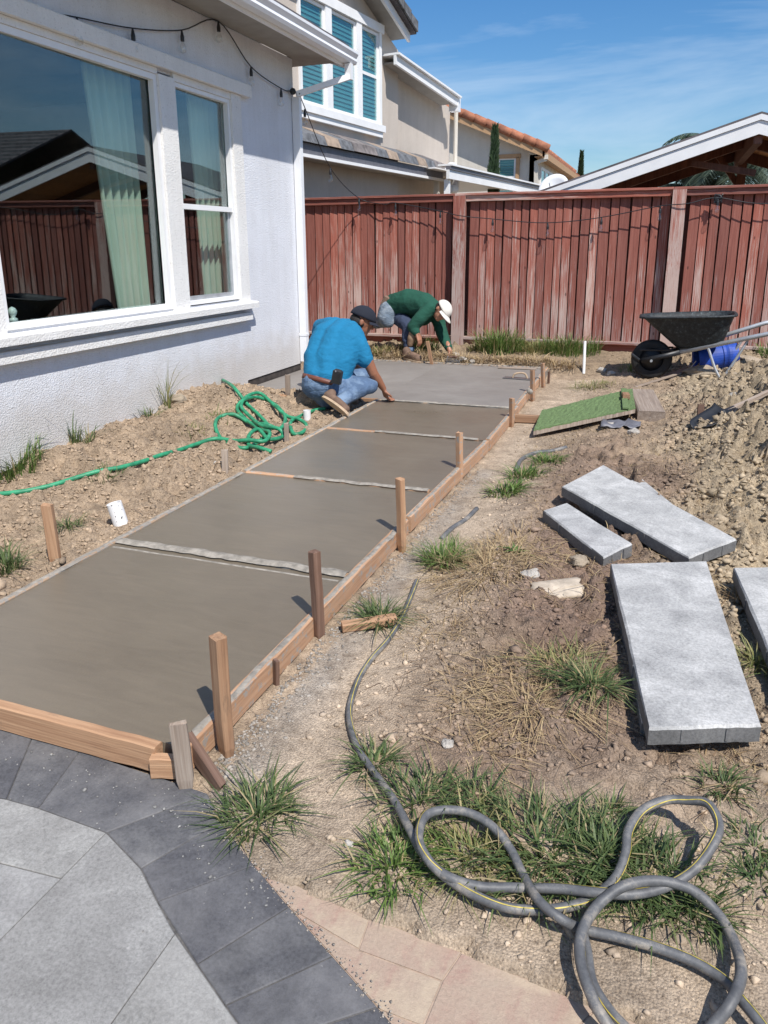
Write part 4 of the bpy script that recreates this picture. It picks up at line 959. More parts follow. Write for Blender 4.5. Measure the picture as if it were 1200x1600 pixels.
# wing eave with gutter
sl2 = (ezb - eza) / (eb - ea)
rake('wing_fascia', (ea - .1, eza - sl2 * .1), (eb, ezb), .15, .05, 'white_paint', .30); rake('wing_soffit', (ea, eza), (eb, ezb), .03, .42, 'soffit', .25, .05)
rake('wing_roof', (ea - .1, eza - sl2 * .1), (eb + .05, ezb), .035, 5, 'white_paint', .36, .155)
gm = MB(); gm.box(BW.at(eb + .06, ezb + .05, .2), (.2, .2, .28)); obj('gutter_end', gm, 'white_metal', bh)
dpx = BW.uv(708, 210)[0]; obj('downspout', MB().tube([BW.at(dpx, ezb - .02, .06), BW.at(dpx, .5, .06)], .045, 8), 'stucco_cream', bh)
# triple window
(wx0, wz0) = BW.uv(478, 100); sill = BW.uv(597, 205)[1]
def win_rect(pxl, pyl, pxr, pyr_b, pyr_t, name='window', parent=bh, plane=BW, rail=None, fw=.06, blinds=True, gl='glass_far', trim='white_paint'):
    u0, u1 = plane.uv(pxl, pyl)[0], plane.uv(pxr, pyr_b)[0]; z0, z1 = plane.uv(pxr, pyr_b)[1], plane.uv(pxr, pyr_t)[1]
    return win_uv(u0, u1, z0, z1, name, parent, plane, rail, fw, blinds, gl, trim)
def win_uv(u0, u1, z0, z1, name, parent, plane, rail=None, fw=.06, blinds=True, gl='glass_far', trim='white_paint', off=.0):
    mb = MB(); o = off + .04
    for (a, b, c, d) in ((u0 - fw, u0, z0 - fw, z1 + fw), (u1, u1 + fw, z0 - fw, z1 + fw), (u0, u1, z0 - fw, z0), (u0, u1, z1, z1 + fw)):
        mb.prism([plane.at(a, c, o), plane.at(b, c, o), plane.at(b, d, o), plane.at(a, d, o)], -plane.n * .05)
    if rail: mb.prism([plane.at(u0, rail - .025, o - .01), plane.at(u1, rail - .025, o - .01), plane.at(u1, rail + .025, o - .01), plane.at(u0, rail + .025, o - .01)], -plane.n * .03)
    f = obj(name, mb, trim, parent)
    g = MB(); g.prism([plane.at(u0, z0, off + .022), plane.at(u1, z0, off + .022), plane.at(u1, z1, off + .022), plane.at(u0, z1, off + .022)], -plane.n * .004); obj('pane', g, gl, f)
    if blinds:
        bm_ = MB(); z = z0 + .01; tilt = plane.n * .006
        while z < z1 - .02:
            bm_.prism([plane.at(u0 + .005, z, off + .016), plane.at(u1 - .005, z, off + .016), plane.at(u1 - .005, z + .05, off + .003), plane.at(u0 + .005, z + .05, off + .003)], -plane.n * .002); z += .066
        obj('blind', bm_, 'blind', f)
    return f
zs, zh = BW.uv(588, 190)[1], BW.uv(588, 58)[1]
uA, uB, uC_, uD, uE, uF = BW.uv(470, 140)[0], BW.uv(503, 150)[0], BW.uv(517, 150)[0], BW.uv(551, 150)[0], BW.uv(563, 150)[0], BW.uv(586, 150)[0]
win_uv(uA, uB, zs, zh, 'window', bh, BW, zs + (zh - zs) * .52, .05); win_uv(uC_, uD, zs, zh, 'window', bh, BW, None, .05); win_uv(uE, uF, zs, zh, 'window', bh, BW, zs + (zh - zs) * .52, .05)
for k, (a, b, c, d, o) in enumerate([(uA - .3, uF + .22, zs - .17, zs - .06, .10), (uA - .3, uF + .16, zs - .26, zs - .172, .07), (uA - .3, uF + .2, zh + .06, zh + .2, .09), (uB + .05, uC_ - .05, zs - .06, zh + .06, .075), (uD + .05, uE - .05, zs - .06, zh + .06, .075), (uF + .05, uF + .13, zs - .06, zh + .06, .075)]):
    mb = MB(); mb.prism([BW.at(a, c, o), BW.at(b, c, o), BW.at(b, d, o), BW.at(a, d, o)], -BW.n * (o + .01)); obj('window_trim', mb, 'white_paint', bh)
# pent roof over the ground floor
OF = .42
(pa, pza), (pb_, pzb) = BW.uv(470, 236, OF), BW.uv(640, 280, OF); sl3 = (pzb - pza) / (pb_ - pa)
pend = BW.uv(692, 288, OF)[0]; pz = (pza + pzb) / 2
def prail(name, z0, z1, o, dep, mat, u0=pa - 1.5, u1=pend):
    mb = MB(); mb.prism([BW.at(u0, z0, o), BW.at(u1, z0, o), BW.at(u1, z1, o), BW.at(u0, z1, o)], -BW.n * dep); return obj(name, mb, mat, bh)
zz0, zz1 = BW.uv(560, 258, OF)[1], BW.uv(560, 240, OF)[1]
prail('drip_edge', zz0 - .02, zz0 + .025, OF + .02, .06, 'white_paint'); prail('gutter', zz0 + .026, zz1, OF + .0, .08, 'grey_dark'); prail('eave_soffit', zz0 + .0, zz0 + .02, OF - .05, OF - .06, 'soffit')  # the gutter's shade is put into its dark grey
tl = BW.uv(700, 250, OF)[0]; u = pa - 1.4; ti = 0
tmats = ['tile_grey', 'tile_slate', 'tile_tan', 'tile_slate', 'tile_slate', 'tile_tan', 'tile_slate', 'tile_grey']
while u < pend - .02:
    wt = .41; zb_ = zz1 + .004 + random.uniform(0, .012)
    tm = MB(); a, b = u + .004, min(u + wt - .004, pend + .05)
    p = [BW.at(a, zb_, OF + .06), BW.at(b, zb_, OF + .06), BW.at(b, zb_ + .135, OF - .0), BW.at(a, zb_ + .135, OF - .0)]
    tm.prism(p, -BW.n * .02 + Vector((0, 0, -.0))); 
    tm.prism([BW.at(a, zb_ + .135, OF - .0), BW.at(b, zb_ + .135, OF - .0), BW.at(b, zb_ + .30, .0), BW.at(a, zb_ + .30, .0)], Vector((0, 0, -.03)))
    obj('roof_tile', tm, tmats[ti % 8], bh); ti += 1; u += wt
gb = MB(); gb.box(BW.at(pend + .10, zz1 + .0, OF + .03), (.22, .22, .20)); obj('gutter_box', gb, 'white_metal', bh)
pbk = BW.at(pend - .08, 0, OF - .1); obj('porch_post', MB().bb(pbk.x - .05, pbk.x + .05, pbk.y - .05, pbk.y + .05, 0, zz0), 'stucco_cream', bh)
# fat white pipe elbow
e0, e1 = BW.hit(711, 262, OF + .1), BW.hit(711, 296, OF + .1)
ev = MB(); ev.tube(crom([e0 + BW.d * -.25 + Vector((0, 0, .0)), e0 + BW.d * -.06, e0 + Vector((0, 0, -.08)), e1 + Vector((0, 0, .05)), e1 + BW.d * -.06, e1 + BW.d * -.3], 5), .085, 14)
obj('white_pipe', ev, 'white_metal', bh, smooth=True)
# low white patio cover behind the fence
cz = (BW.uv(780, 284, .9)[1] + BW.uv(760, 279, .9)[1]) / 2
pc = thing('patio_cover', 'low white patio cover with a grey gutter behind the fence, left of the satellite dish', 'patio cover', BW.at(ue, 0, .5))
u0c, u1c = BW.uv(702, 270, .9)[0], BW.uv(852, 306, .9)[0]
zc0, zc1, zc2 = BW.uv(760, 290, .9)[1], BW.uv(760, 277, .9)[1], BW.uv(760, 272, .9)[1]
for nm, a, b, o, d, mt in (('fascia', zc0, zc1 - .003, .90, .06, 'white_paint'), ('gutter', zc1, zc2, .93, .10, 'grey_dark'), ('edge_strip', zc2 + .002, zc2 + .035, .96, .3, 'white_paint'), ('roof_panel', zc1 + .03, zc1 + .055, .6, 2.6, 'white_paint')):
    mb = MB(); mb.prism([BW.at(u0c, a, o), BW.at(u1c, a, o), BW.at(u1c, b, o), BW.at(u0c, b, o)], -BW.n * d); obj(nm, mb, mt, pc)
for uu in (u0c + .15, u1c - .2): pq = BW.at(uu, 0, .8); obj('post', MB().bb(pq.x - .05, pq.x + .05, pq.y - .05, pq.y + .05, 0, zc0), 'white_paint', pc)

# cream house with terracotta roof
Pw = AD(780, 245, 23); FW = VP(Pw, 90)          # front wall runs along +X; its normal faces the viewer
wh = thing('cream_house', 'cream house with a terracotta tile roof farther back', 'house', (Pw.x, Pw.y, 0))
cU = FW.uv(838, 250)[0]; lU = FW.uv(690, 200)[0] - 5
(f0, g0), (f1, g1) = FW.uv(709, 188, .35), FW.uv(851, 246, .35); s4 = (g1 - g0) / (f1 - f0)
def zr(u): return g1 + s4 * (u - f1)
vquad('wall', FW, None, .2, 'stucco_cream', wh, uvs=[(lU, 0), (cU, 0), (cU, zr(cU) + .05), (lU, zr(lU) + .05)])
SWp = FW.at(cU, 0); SW = VP(SWp, 0)
def box_side(name, a, b, z0, z1, o, dep, mat, parent=wh):
    mb = MB(); mb.prism([SW.at(a, z0, o), SW.at(b, z0, o), SW.at(b, z1, o), SW.at(a, z1, o)], -SW.n * dep); return obj(name, mb, mat, parent)
sd_end = 9.0
box_side('side_wall', .0, sd_end, 0, zr(cU) + .0, .0, .2, 'stucco_cream')
def rk(name, z, h, o, dep, mat, u0=lU, u1=f1):
    mb = MB(); p, q = FW.at(u0, zr(u0) + z, o), FW.at(u1, zr(u1) + z, o); mb.prism([p, q, q + Vector((0, 0, h)), p + Vector((0, 0, h))], -FW.n * dep); return obj(name, mb, mat, wh)
rk('rake_fascia', 0, .17, .40, .06, 'tan_trim'); rk('soffit', .05, .03, .34, .34, 'tan_trim')
rk('roof', .18, .06, .42, sd_end + .8, 'tile_red')
k = 0; u = f1 + .1
while u > f0 - 1.5:                             # barrel tiles along the rake
    tm = MB(); p, q = FW.at(u, zr(u) + .27, .36), FW.at(u - .40, zr(u - .40) + .31, .36); tm.tube([p, q], [.13, .115], 8); obj('rake_tile', tm, 'tile_red', wh, smooth=True); u -= .37
ov = f1 - cU
for r_ in range(7):
    uu = f1 - .1 - r_ * .36; tm = MB()
    for j in range(22): a = FW.at(uu, zr(uu) + .25, .2 - j * .42); tm.tube([a, a + Vector((-.38, 0, -.38 * s4))], [.1, .09], 6)
    obj('tile_course', tm, 'tile_red', wh, smooth=True)
box_side('eave_fascia', -.4, sd_end + .3, zr(f1) + .0, zr(f1) + .18, ov, .06, 'tan_trim'); box_side('eave_soffit', -.35, sd_end + .2, zr(f1) + .02, zr(f1) + .04, ov - .06, ov - .06, 'tan_trim')
gt_ = MB(); q0, q1 = FW.hit(853, 242, .3), FW.hit(853, 249, .3); gt_.beam(q0, q1, .12, .12, (0, 1, 0)); gt_.beam(q1, FW.hit(838, 254, .12), .10, .10, (0, 1, 0)); gt_.beam(FW.hit(838, 252, .14), FW.hit(837, 320, .14), .11, .10, (0, 1, 0)); obj('downspout', gt_, 'stucco_cream', wh)
wz0, wz1 = FW.uv(790, 300)[1], FW.uv(790, 250)[1]; wu0, wu1 = FW.uv(781, 270)[0], FW.uv(803, 270)[0]
win_uv(wu0, wu1, wz0, wz1, 'window', wh, FW, FW.uv(790, 277)[1], .06)
for (a, b, c, d) in ((FW.uv(778, 0)[0], FW.uv(814, 240)[0], FW.uv(800, 248)[1] + .01, FW.uv(800, 241)[1]), (wu1 + .062, FW.uv(812, 260)[0], wz0 - .1, wz1 + .055)):
    mb = MB(); mb.prism([FW.at(a, c, .08), FW.at(b, c, .08), FW.at(b, d, .08), FW.at(a, d, .08)], -FW.n * .08); obj('window_trim', mb, 'tan_trim', wh)
for (s_, e_) in ((.9, 1.6), (1.8, 2.5), (2.7, 3.2), (5.0, 5.6), (5.8, 6.3), (7.6, 8.2)): win_uv(s_, e_, 2.9, 4.1 if False else zr(cU) - .35, 'window', wh, SW, None, .08, False)
# satellite dish
dp = AD(866, 296, 18); dish = thing('satellite_dish', 'round pale satellite dish peeking over the fence beside the white gable', 'satellite dish', (dp.x, dp.y, dp.z - .4))
dx = Vector((-.2, -.9, .45)).normalized(); obj('dish', MB().lathe(dp, [(0, -.05), (.14, -.035), (.26, 0), (.36, .06), (.365, .062), (.36, .075), (.26, .015), (0, -.035)], dx, 28), 'white_metal', dish, smooth=True)
obj('arm', MB().tube([dp - dx * .03, dp - dx * .15 + Vector((0, 0, -.1)), (dp.x, dp.y + .1, 0)], .025, 8), 'galv', dish)
obj('feed', MB().tube([dp + dx * -.02 + Vector((0, 0, -.3)), dp + dx * .4 + Vector((0, 0, -.05))], .012, 6), 'galv', dish)

# white gabled patio roof (right)
GY = 11.3
gc = thing('gabled_patio_roof', 'open gabled patio roof with a white fascia and cedar ceiling behind the fence', 'patio roof', (1.0, GY, 0))
pk = AY(1190, 178, GY); lo = AY(846, 300, GY); run = pk.x - lo.x; s5 = (pk.z - lo.z) / run
HF = 1.25 * (pk.z - AY(1188, 203, GY).z)                  # fascia height
ro = pk + Vector((run + .6, 0, -s5 * (run + .6))); DEP = 3.4
lo2 = lo - Vector((.5, 0, s5 * .5))
V = Vector
def slab_r(name, a, b, y0, y1, dz0, dz1, mat):
    mb = MB(); mb.prism([V((a.x, y0, a.z + dz0)), V((b.x, y0, b.z + dz0)), V((b.x, y0, b.z + dz1)), V((a.x, y0, a.z + dz1))], (0, y1 - y0, 0)); return obj(name, mb, mat, gc)
for a, b in ((lo2, pk), (ro, pk)):
    slab_r('fascia', a, b, GY, GY + .04, -HF, -.07, 'white_paint'); slab_r('fascia_strip', a, b, GY - .02, GY + .04, -.066, 0, 'white_paint')
    slab_r('roof', a, b, GY + .0, GY + DEP, .003, .03, 'tile_dark')
    slab_r('rear_fascia', a, b, GY + DEP - .04, GY + DEP, -HF, -.05, 'beam_wood')
    d = (b - a); L = d.length
    for k in range(12):                            # tongue-and-groove boards running with the ridge
        p, q = a + d * (k / 12), a + d * ((k + 1) / 12 - .003); mb = MB(); mb.prism([V((p.x, GY + .05, p.z - .06)), V((q.x, GY + .05, q.z - .06)), V((q.x, GY + .05, q.z - .035)), V((p.x, GY + .05, p.z - .035))], (0, DEP - .1, 0))
        o = obj('ceiling_board', mb, 'ceiling_wood', gc)
    slab_r('rafter', a, b, GY + 1.6, GY + 1.7, -HF * .9, -.063, 'beam_wood')
obj('ridge_beam', MB().bb(pk.x - .05, pk.x + .05, GY + .06, GY + DEP - .06, pk.z - .34, pk.z - .08), 'beam_wood', gc)
p4 = V((pk.x + .02, GY + .35, 0)); obj('king_post', MB().bb(pk.x + .0, pk.x + .13, GY + DEP - .35, GY + DEP - .22, 0, pk.z - .30), 'beam_wood', gc)
tie = AY(1100, 302, GY + DEP - .28).z
obj('tie_beam', MB().bb(lo.x - .2, pk.x + 3.5, GY + DEP - .35, GY + DEP - .23, tie - .12, tie + .03), 'beam_wood', gc)
obj('brace', MB().beam(AY(1120, 240, GY + DEP - .25), AY(1160, 300, GY + DEP - .25), .09, .09, (0, 1, 0)), 'beam_wood', gc)
obj('brace', MB().beam(V((pk.x + .06, GY + .6, tie + .1)), V((pk.x - .75, GY + .6, pk.z - .34 - s5 * .5)), .08, .10, (0, 1, 0)), 'beam_wood', gc)
for xx in (lo.x + .1, pk.x + run): obj('post', MB().bb(xx - .07, xx + .07, GY + .3, GY + .44, 0, lo.z - .1), 'beam_wood', gc)
# neighbour's dark tiled roof to the right (seen mirrored in the window)
nb_ = thing('tiled_house', 'house with a dark tiled roof standing right of the yard, mirrored in the big window', 'house', (10, 17, 0))
obj('wall', MB().bb(8.3, 17, 16.2, 22, 0, 2.9), 'stucco_cream', nb_)
mr_ = MB(); mr_.prism([(7.8, 15.8, 2.9), (17.6, 15.8, 2.9), (17.6, 19.6, 4.5), (7.8, 19.6, 4.5)], (0, 0, .06)); mr_.prism([(7.8, 23.4, 2.9), (17.6, 23.4, 2.9), (17.6, 19.6, 4.5), (7.8, 19.6, 4.5)], (0, 0, .06)); obj('roof', mr_, 'tile_dark', nb_)
for k in range(12):
    y = 15.8 + k * .32; z = 2.97 + (y - 15.8) * 1.6 / 3.8; obj('tile_course', MB().bb(7.8, 17.6, y - .02, y + .02, z - .02, z + .03), 'tile_slate', nb_)

# ================================================================== TREES
def leaf_cloud(name, pts, size, mat, parent, asp=3.0, dirs=None):
    mb = MB()
    for i, p in enumerate(pts):
        d = V((random.gauss(0, 1), random.gauss(0, 1), random.gauss(0, 1))).normalized() if dirs is None else dirs[i]
        s = d.orthogonal().normalized(); s = Matrix.Rotation(random.uniform(0, PI), 3, d) @ s; z = size * random.uniform(.6, 1.4); n = len(mb.v)
        mb.v += [tuple(p - s * z / asp / 2), tuple(p + s * z / asp / 2), tuple(p + d * z)]; mb.f.append((n, n + 1, n + 2))
    return obj(name, mb, mat, parent)
def cypress(px, pyb, pyt, D, wpx, label):
    b, t_ = AD(px, pyb, D), AD(px, pyt, D); h = t_.z; r = wpx / 2 * D / F
    tr_ = thing('cypress_tree', label, 'tree', (b.x, b.y, 0), 'narrow cypress trees')
    obj('trunk', MB().tube([(b.x, b.y, -.05), (b.x, b.y, h * .5), (b.x, b.y, h * .95)], [.09, .05, .01], 7), 'brown_wood', tr_)
    pts, dirs = [], []; z0 = .4
    while len(pts) < 6500:
        z = random.uniform(z0, h); u = (z - z0) / (h - z0); rr = r * min(1, (1 - u) * 3.2 + .05) * (.85 + .35 * mn.noise(V((z * 2.2, px, 0)))) ; a = random.uniform(0, 2 * PI); q = rr * math.sqrt(random.uniform(.2, 1))
        q *= .8 + .45 * mn.noise(V((math.cos(a) * 2, math.sin(a) * 2 + px, z * 3)))
        pts.append(V((b.x + math.cos(a) * q, b.y + math.sin(a) * q, z))); dirs.append(V((math.cos(a) * .5, math.sin(a) * .5, 1)).normalized())
    leaf_cloud('crown', pts, .16, 'cypress', tr_, 3.2, dirs)
cypress(771, 285, 205, 20, 17, 'dark narrow cypress in front of the cream house wall')
cypress(907, 275, 241, 31, 12, 'distant narrow cypress at the right end of the terracotta roof')
def palm(cx, cy, zc, R, nf, label, lean=0):
    t_ = thing('palm_tree', label, 'tree', (cx, cy, 0))
    obj('trunk', MB().tube([(cx, cy, -.1), (cx + .05, cy, zc * .5), (cx, cy, zc)], [.22, .17, .15], 10), 'brown_wood', t_, smooth=True)
    for k in range(nf):
        a = k * 2.39996; el = random.uniform(-.25, 1.25); L = R * random.uniform(.8, 1.1); mb = MB(); P = []; p = V((cx, cy, zc)); d = V((math.cos(a) * math.cos(el), math.sin(a) * math.cos(el), math.sin(el))); st = L / 14
        for j in range(15): P.append(p.copy()); p = p + d * st; d = (d + V((0, 0, -.10 - .02 * j * .3))).normalized()
        mb.tube(P, [.018 * (1 - j / 17) for j in range(15)], 4)
        for j in range(2, 15):
            for sgn in (-1, 1):
                for q in range(3):
                    t0 = P[j] - (P[j] - P[j - 1]) * (q / 3); dd = (P[j] - P[j - 1]).normalized(); sd = dd.cross(V((0, 0, 1))); sd = sd.normalized() if sd.length > .1 else V((1, 0, 0))
                    ld = (sd * sgn + dd * .7 + V((0, 0, -.35 + random.uniform(-.2, .2)))).normalized(); ll = .42 * math.sin(PI * (j + 1) / 17) + .08; e = t0 + ld * ll; n = len(mb.v); wv = dd * .012
                    mb.v += [tuple(t0 - wv), tuple(t0 + wv), tuple(t0 + ld * ll * .6 + wv * .8), tuple(e + V((0, 0, -.05)))]; mb.f.append((n, n + 1, n + 2, n + 3))
        obj('frond', mb, 'palm', t_)
pp_ = AD(1150, 262, 19.5); palm(pp_.x, pp_.y, pp_.z, 2.0, 46, 'feathery palm seen through the open gable of the patio roof')
pp_ = AD(1085, 300, 21); palm(pp_.x, pp_.y, pp_.z, 1.6, 36, 'smaller pale palm left of the brace in the open gable')

# ================================================================== STRING LIGHTS
def sl_pts():
    L = []
    x = WX + .03
    for a, b in ((-60, -40), (45, 12), (120, 27), (207, 44), (284, 47), (341, 33), (392, 104), (439, 138), (455, 143)): L.append(AX(a, b, x))
    return L
A_ = sl_pts(); cor = A_[-1]
sag = crom(A_, 6)
air = [cor, AX(468, 146, WX + .12)]
e_ = AY(563, 310, FY - .12); p1 = V(air[-1]); 
def lerp(a, b, t): return a + (b - a) * t
def ypt(px, py, y): return AY(px, py, y)
air_pts = [p1, ypt(477, 170, 8.45), ypt(516, 262, 9.45), ypt(560, 309, 10.25), ypt(600, 319, FY - .125), ypt(618, 317, FY - .12), ypt(684, 329, FY - .12), ypt(718, 337, FY - .165), ypt(768, 342, FY - .12), ypt(840, 348, FY - .12), ypt(900, 345, FY - .12), ypt(960, 336, FY - .12), ypt(1030, 322, FY - .14), ypt(1075, 318, FY - .17), ypt(1120, 309, FY - .12), ypt(1200, 318, FY - .12), V((2.0, FY - .12, 1.98)), V((3.0, FY - .12, 1.90))]
st_ = thing('string_lights', 'string of clear bulbs on a black cord from the house eave along the fence', 'string lights', cor)
cm = MB(); cm.tube(sag, .0055, 6); cm.tube(crom(air_pts, 6), .0055, 6); cm.sphere(cor + V((.02, 0, 0)), .035, 8, 6)
obj('cord', cm, 'black', st_, smooth=True)
def bulb(p, s=1.0):
    so = obj('socket', MB().tube([p, p + V((0, 0, -.05)), p + V((0, 0, -.085))], [.006, .017, .016], 8), 'black', st_)
    gb_ = MB().lathe(p + V((0, 0, -.085)), [(.012, 0), (.014, -.012), (.026, -.04), (.030, -.06), (.024, -.083), (.0, -.094)], n=12); obj('bulb', gb_, 'glass_bulb', st_, smooth=True)
for a, b in ((120, 27), (207, 44), (284, 47), (341, 33), (392, 104), (439, 138)): bulb(AX(a, b, WX + .045))
for (a, b, y) in ((476, 170, 8.45), (516, 262, 9.45), (561, 309, 10.25)): bulb(ypt(a, b, y))
for a, b in ((618, 317), (688, 330), (770, 342), (856, 348), (940, 340), (1032, 322), (1122, 309)): bulb(ypt(a, b, FY - .12))
knm = MB(); k0 = ypt(1122, 306, FY - .11); 
for i in range(5): knm.tube(crom([k0 + V((random.uniform(-.05, .05), random.uniform(-.02, .0), random.uniform(-.09, .02))) for _ in range(6)], 4), .005, 5)
obj('cord_tangle', knm, 'black', st_)

# ================================================================== HOSES
def hose(name, label, pts, r, mat, stripe=None, sang=1.0):
    P = crom(pts, 9); t_ = thing(name, label, 'hose', P[0]); obj('tube', MB().tube(P, r, 12), mat, t_, smooth=True)
    if stripe:
        mb = MB(); n = len(P); acc = 0; W_ = []
        for i, p in enumerate(P):
            d = (P[min(i + 1, n - 1)] - P[max(i - 1, 0)]).normalized(); sd = d.cross(V((0, 0, 1))).normalized(); up = sd.cross(d); an = sang + .5 * math.sin(i * .045)
            for k in (-1, 0, 1): a = an + k * .095 * (.7 + .5 * abs(math.sin(i * .7))); mb.v.append(tuple(p + (up * math.cos(a) + sd * math.sin(a)) * (r + .0009)))
        for i in range(n - 1):
            for k in (0, 1): a = i * 3 + k; mb.f.append((a, a + 1, a + 4, a + 3))
        so = obj('stripe', mb, stripe, t_)
    return t_
def gh(px, py, h): p = GT(px, py, h); q = surf(p.x, p.y); return V((p.x, p.y, max(p.z, q + h)))
def Zb(l, r=.0118): return [gh(500 + a / 1.7143, 1100 + b / 1.7143, r + h) for a, b, h in l]
pre = [gh(a, b, .014 + h) for a, b, h in ((651, 908, .0), (643, 930, 0), (628, 965, 0), (606, 1000, 0), (580, 1030, 0), (560, 1062, 0))]
hose('garden_hose', 'long grey garden hose with a yellow stripe curling over the dirt', pre + Zb([(80, 5, 0), (82, 60, 0), (104, 125, 0), (150, 190, 0), (200, 262, .01), (240, 335, .015), (275, 400, .015), (330, 455, .01), (420, 488, .0), (520, 492, .0), (640, 495, .012), (740, 505, .03), (830, 510, .03), (920, 492, .03), (1000, 445, .05), (1052, 385, .075), (1068, 325, .085), (1038, 280, .085), (985, 258, .08), (925, 258, .07), (862, 286, .06), (826, 340, .045), (818, 400, .03), (790, 468, .012), (725, 522, .0), (655, 545, .0), (580, 552, .0), (500, 545, .0), (420, 515, .0), (345, 470, .0), (292, 420, .03), (265, 360, .04), (282, 302, .04), (330, 284, .035), (400, 292, .03), (462, 328, .02), (510, 388, .0), (545, 460, .0), (585, 525, .03), (640, 572, .03), (700, 602, .0), (800, 625, .0), (900, 652, .0), (1000, 690, .0), (1080, 738, .0), (1130, 795, .02), (1190, 870, .02), (1240, 960, 0), (1420, 1080, 0), (1800, 1120, 0), (2300, 1050, 0)]), .0112, 'rubber_grey', 'yellow', -.7)
hose('garden_hose', 'grey hose loop in the bottom right corner lying over the striped hose', Zb([(1900, 1500, 0), (1400, 1400, 0), (1000, 1180, 0), (850, 990, 0), (800, 900, 0), (740, 810, .02), (700, 700, .03), (700, 615, .03), (745, 538, .03), (815, 487, .05), (900, 474, .045), (990, 495, .03), (1060, 555, .0), (1108, 635, .0), (1128, 720, .03), (1100, 800, .03), (1045, 870, .0), (990, 940, 0), (980, 1040, 0), (1250, 1200, 0), (1900, 1300, 0)]), .0118, 'rubber_grey', None)
hose('garden_hose', 'short grey hose length crossing behind the loop in the lower right corner', Zb([(700, 600, .0), (715, 660, .0), (730, 745, .0), (775, 820, .0), (830, 880, .0), (900, 960, 0)]), .0108, 'rubber_grey', 'yellow', .4)
hose('garden_hose', 'half-buried piece of grey hose near the grass strip below the turf plank', [gh(a, b, .008) for a, b in ((806, 735), (815, 718), (838, 708), (862, 705), (885, 700))], .016, 'rubber_grey')
hose('garden_hose', 'muddy grey hose end between the form and the big grass tuft', [gh(a, b, .004) for a, b in ((690, 842), (706, 826), (728, 812), (745, 795))], .014, 'rubber_grey')
def Z8(l, h0=.017): return [gh(120 + a / 3, 560 + b / 3, h0 + h) for a, b, h in l]
hose('garden_hose', 'bright green garden hose coiled in the dirt by the house', Z8([(685, 115, .05), (735, 160, .03), (795, 210, .02), (850, 262, .02), (900, 320, .02), (905, 350, .0), (860, 395, .0), (790, 428, 0), (725, 412, .0), (675, 375, .0), (650, 332, .0), (668, 292, .0), (735, 283, .01), (810, 300, .02), (890, 333, .04), (950, 333, .03), (978, 295, .02), (955, 240, .02), (905, 202, .02), (840, 195, .02), (778, 212, .03), (752, 245, .01), (785, 285, .01), (855, 335, .02), (905, 370, .03), (880, 402, .03), (810, 400, .03), (740, 395, .02), (650, 392, .0), (560, 402, .0), (480, 430, .0), (400, 456, .0), (300, 486, .0), (200, 512, .0), (100, 542, .0), (0, 572, .0), (-120, 600, .0), (-260, 625, .0), (-420, 640, 0)]), .0155, 'green_hose')
hose('garden_hose', 'second green hose run with loops beside the left form', Z8([(1165, 248, .0), (1105, 252, .0), (1045, 275, .0), (1003, 312, .0), (1015, 352, .0), (1060, 345, .0), (1075, 312, .01), (1040, 285, .03), (985, 270, .03), (925, 225, .04), (860, 175, .03), (800, 185, .045), (770, 225, .045), (800, 262, .04), (865, 325, .045), (945, 348, .05), (965, 365, .03), (900, 378, .04), (850, 358, .03), (808, 385, .02), (810, 422, .0), (850, 443, .0), (912, 450, .0)]), .0155, 'green_hose')

# ================================================================== PIPES
def pipe(p0, p1, r, mat, label, name='pipe', th=.006):
    d = (V(p1) - V(p0)); L = d.length; o = obj(name, MB().lathe(p0, [(r, 0), (r, L), (r - th, L), (r - th, .0)], d, 20), mat, smooth=False, label=label, cat='pipe', group='white plastic pipes in the yard'); return o
b0 = GT(190, 822); pipe(b0 + V((.01, 0, -.03)), AY(178, 786, b0.y - .01), .040, 'pvc_spot', 'tilted white pipe stub speckled with dark mud, left of the first divider')
b0 = GT(480, 656); pipe(b0, b0 + V((0, 0, .085)), .032, 'pvc', 'short upright white pipe among the green hose loops')
b0 = GT(912, 584); pipe(b0, AD(914, 533, (R3.transposed() @ (b0 - V((0, 0, CH)))).z * -1), .017, 'pvc', 'tall thin white pipe standing in dirt before the fence')

# cream half pipe
hp = GT(868, 922); hpm = MB(); ax = V((.9, .38, .10)).normalized(); n = 14; Lh = .21; sd = ax.cross(V((0, 0, 1))).normalized(); up = sd.cross(ax)
for j in range(9):
    for i in range(n + 1):
        a = -1.1 + 2.2 * i / n; base = V(hp) + ax * (Lh * (j / 8 - .5)) + sd * math.sin(a) * .085 + up * (math.cos(a) * .085 - .045); hpm.v.append(tuple(base + ax * (.02 * mn.noise(V((i * .5, 0, 3))) if j in (0, 8) else 0)))
for j in range(8):
    for i in range(n): a = j * (n + 1) + i; hpm.f.append((a, a + 1, a + n + 2, a + n + 1))
ho = obj('broken_pipe', hpm, 'cream', smooth=True, label='broken half of a cream plastic pipe lying beside the step slabs', cat='pipe shard'); so = ho.modifiers.new('s', 'SOLIDIFY'); so.thickness = .008

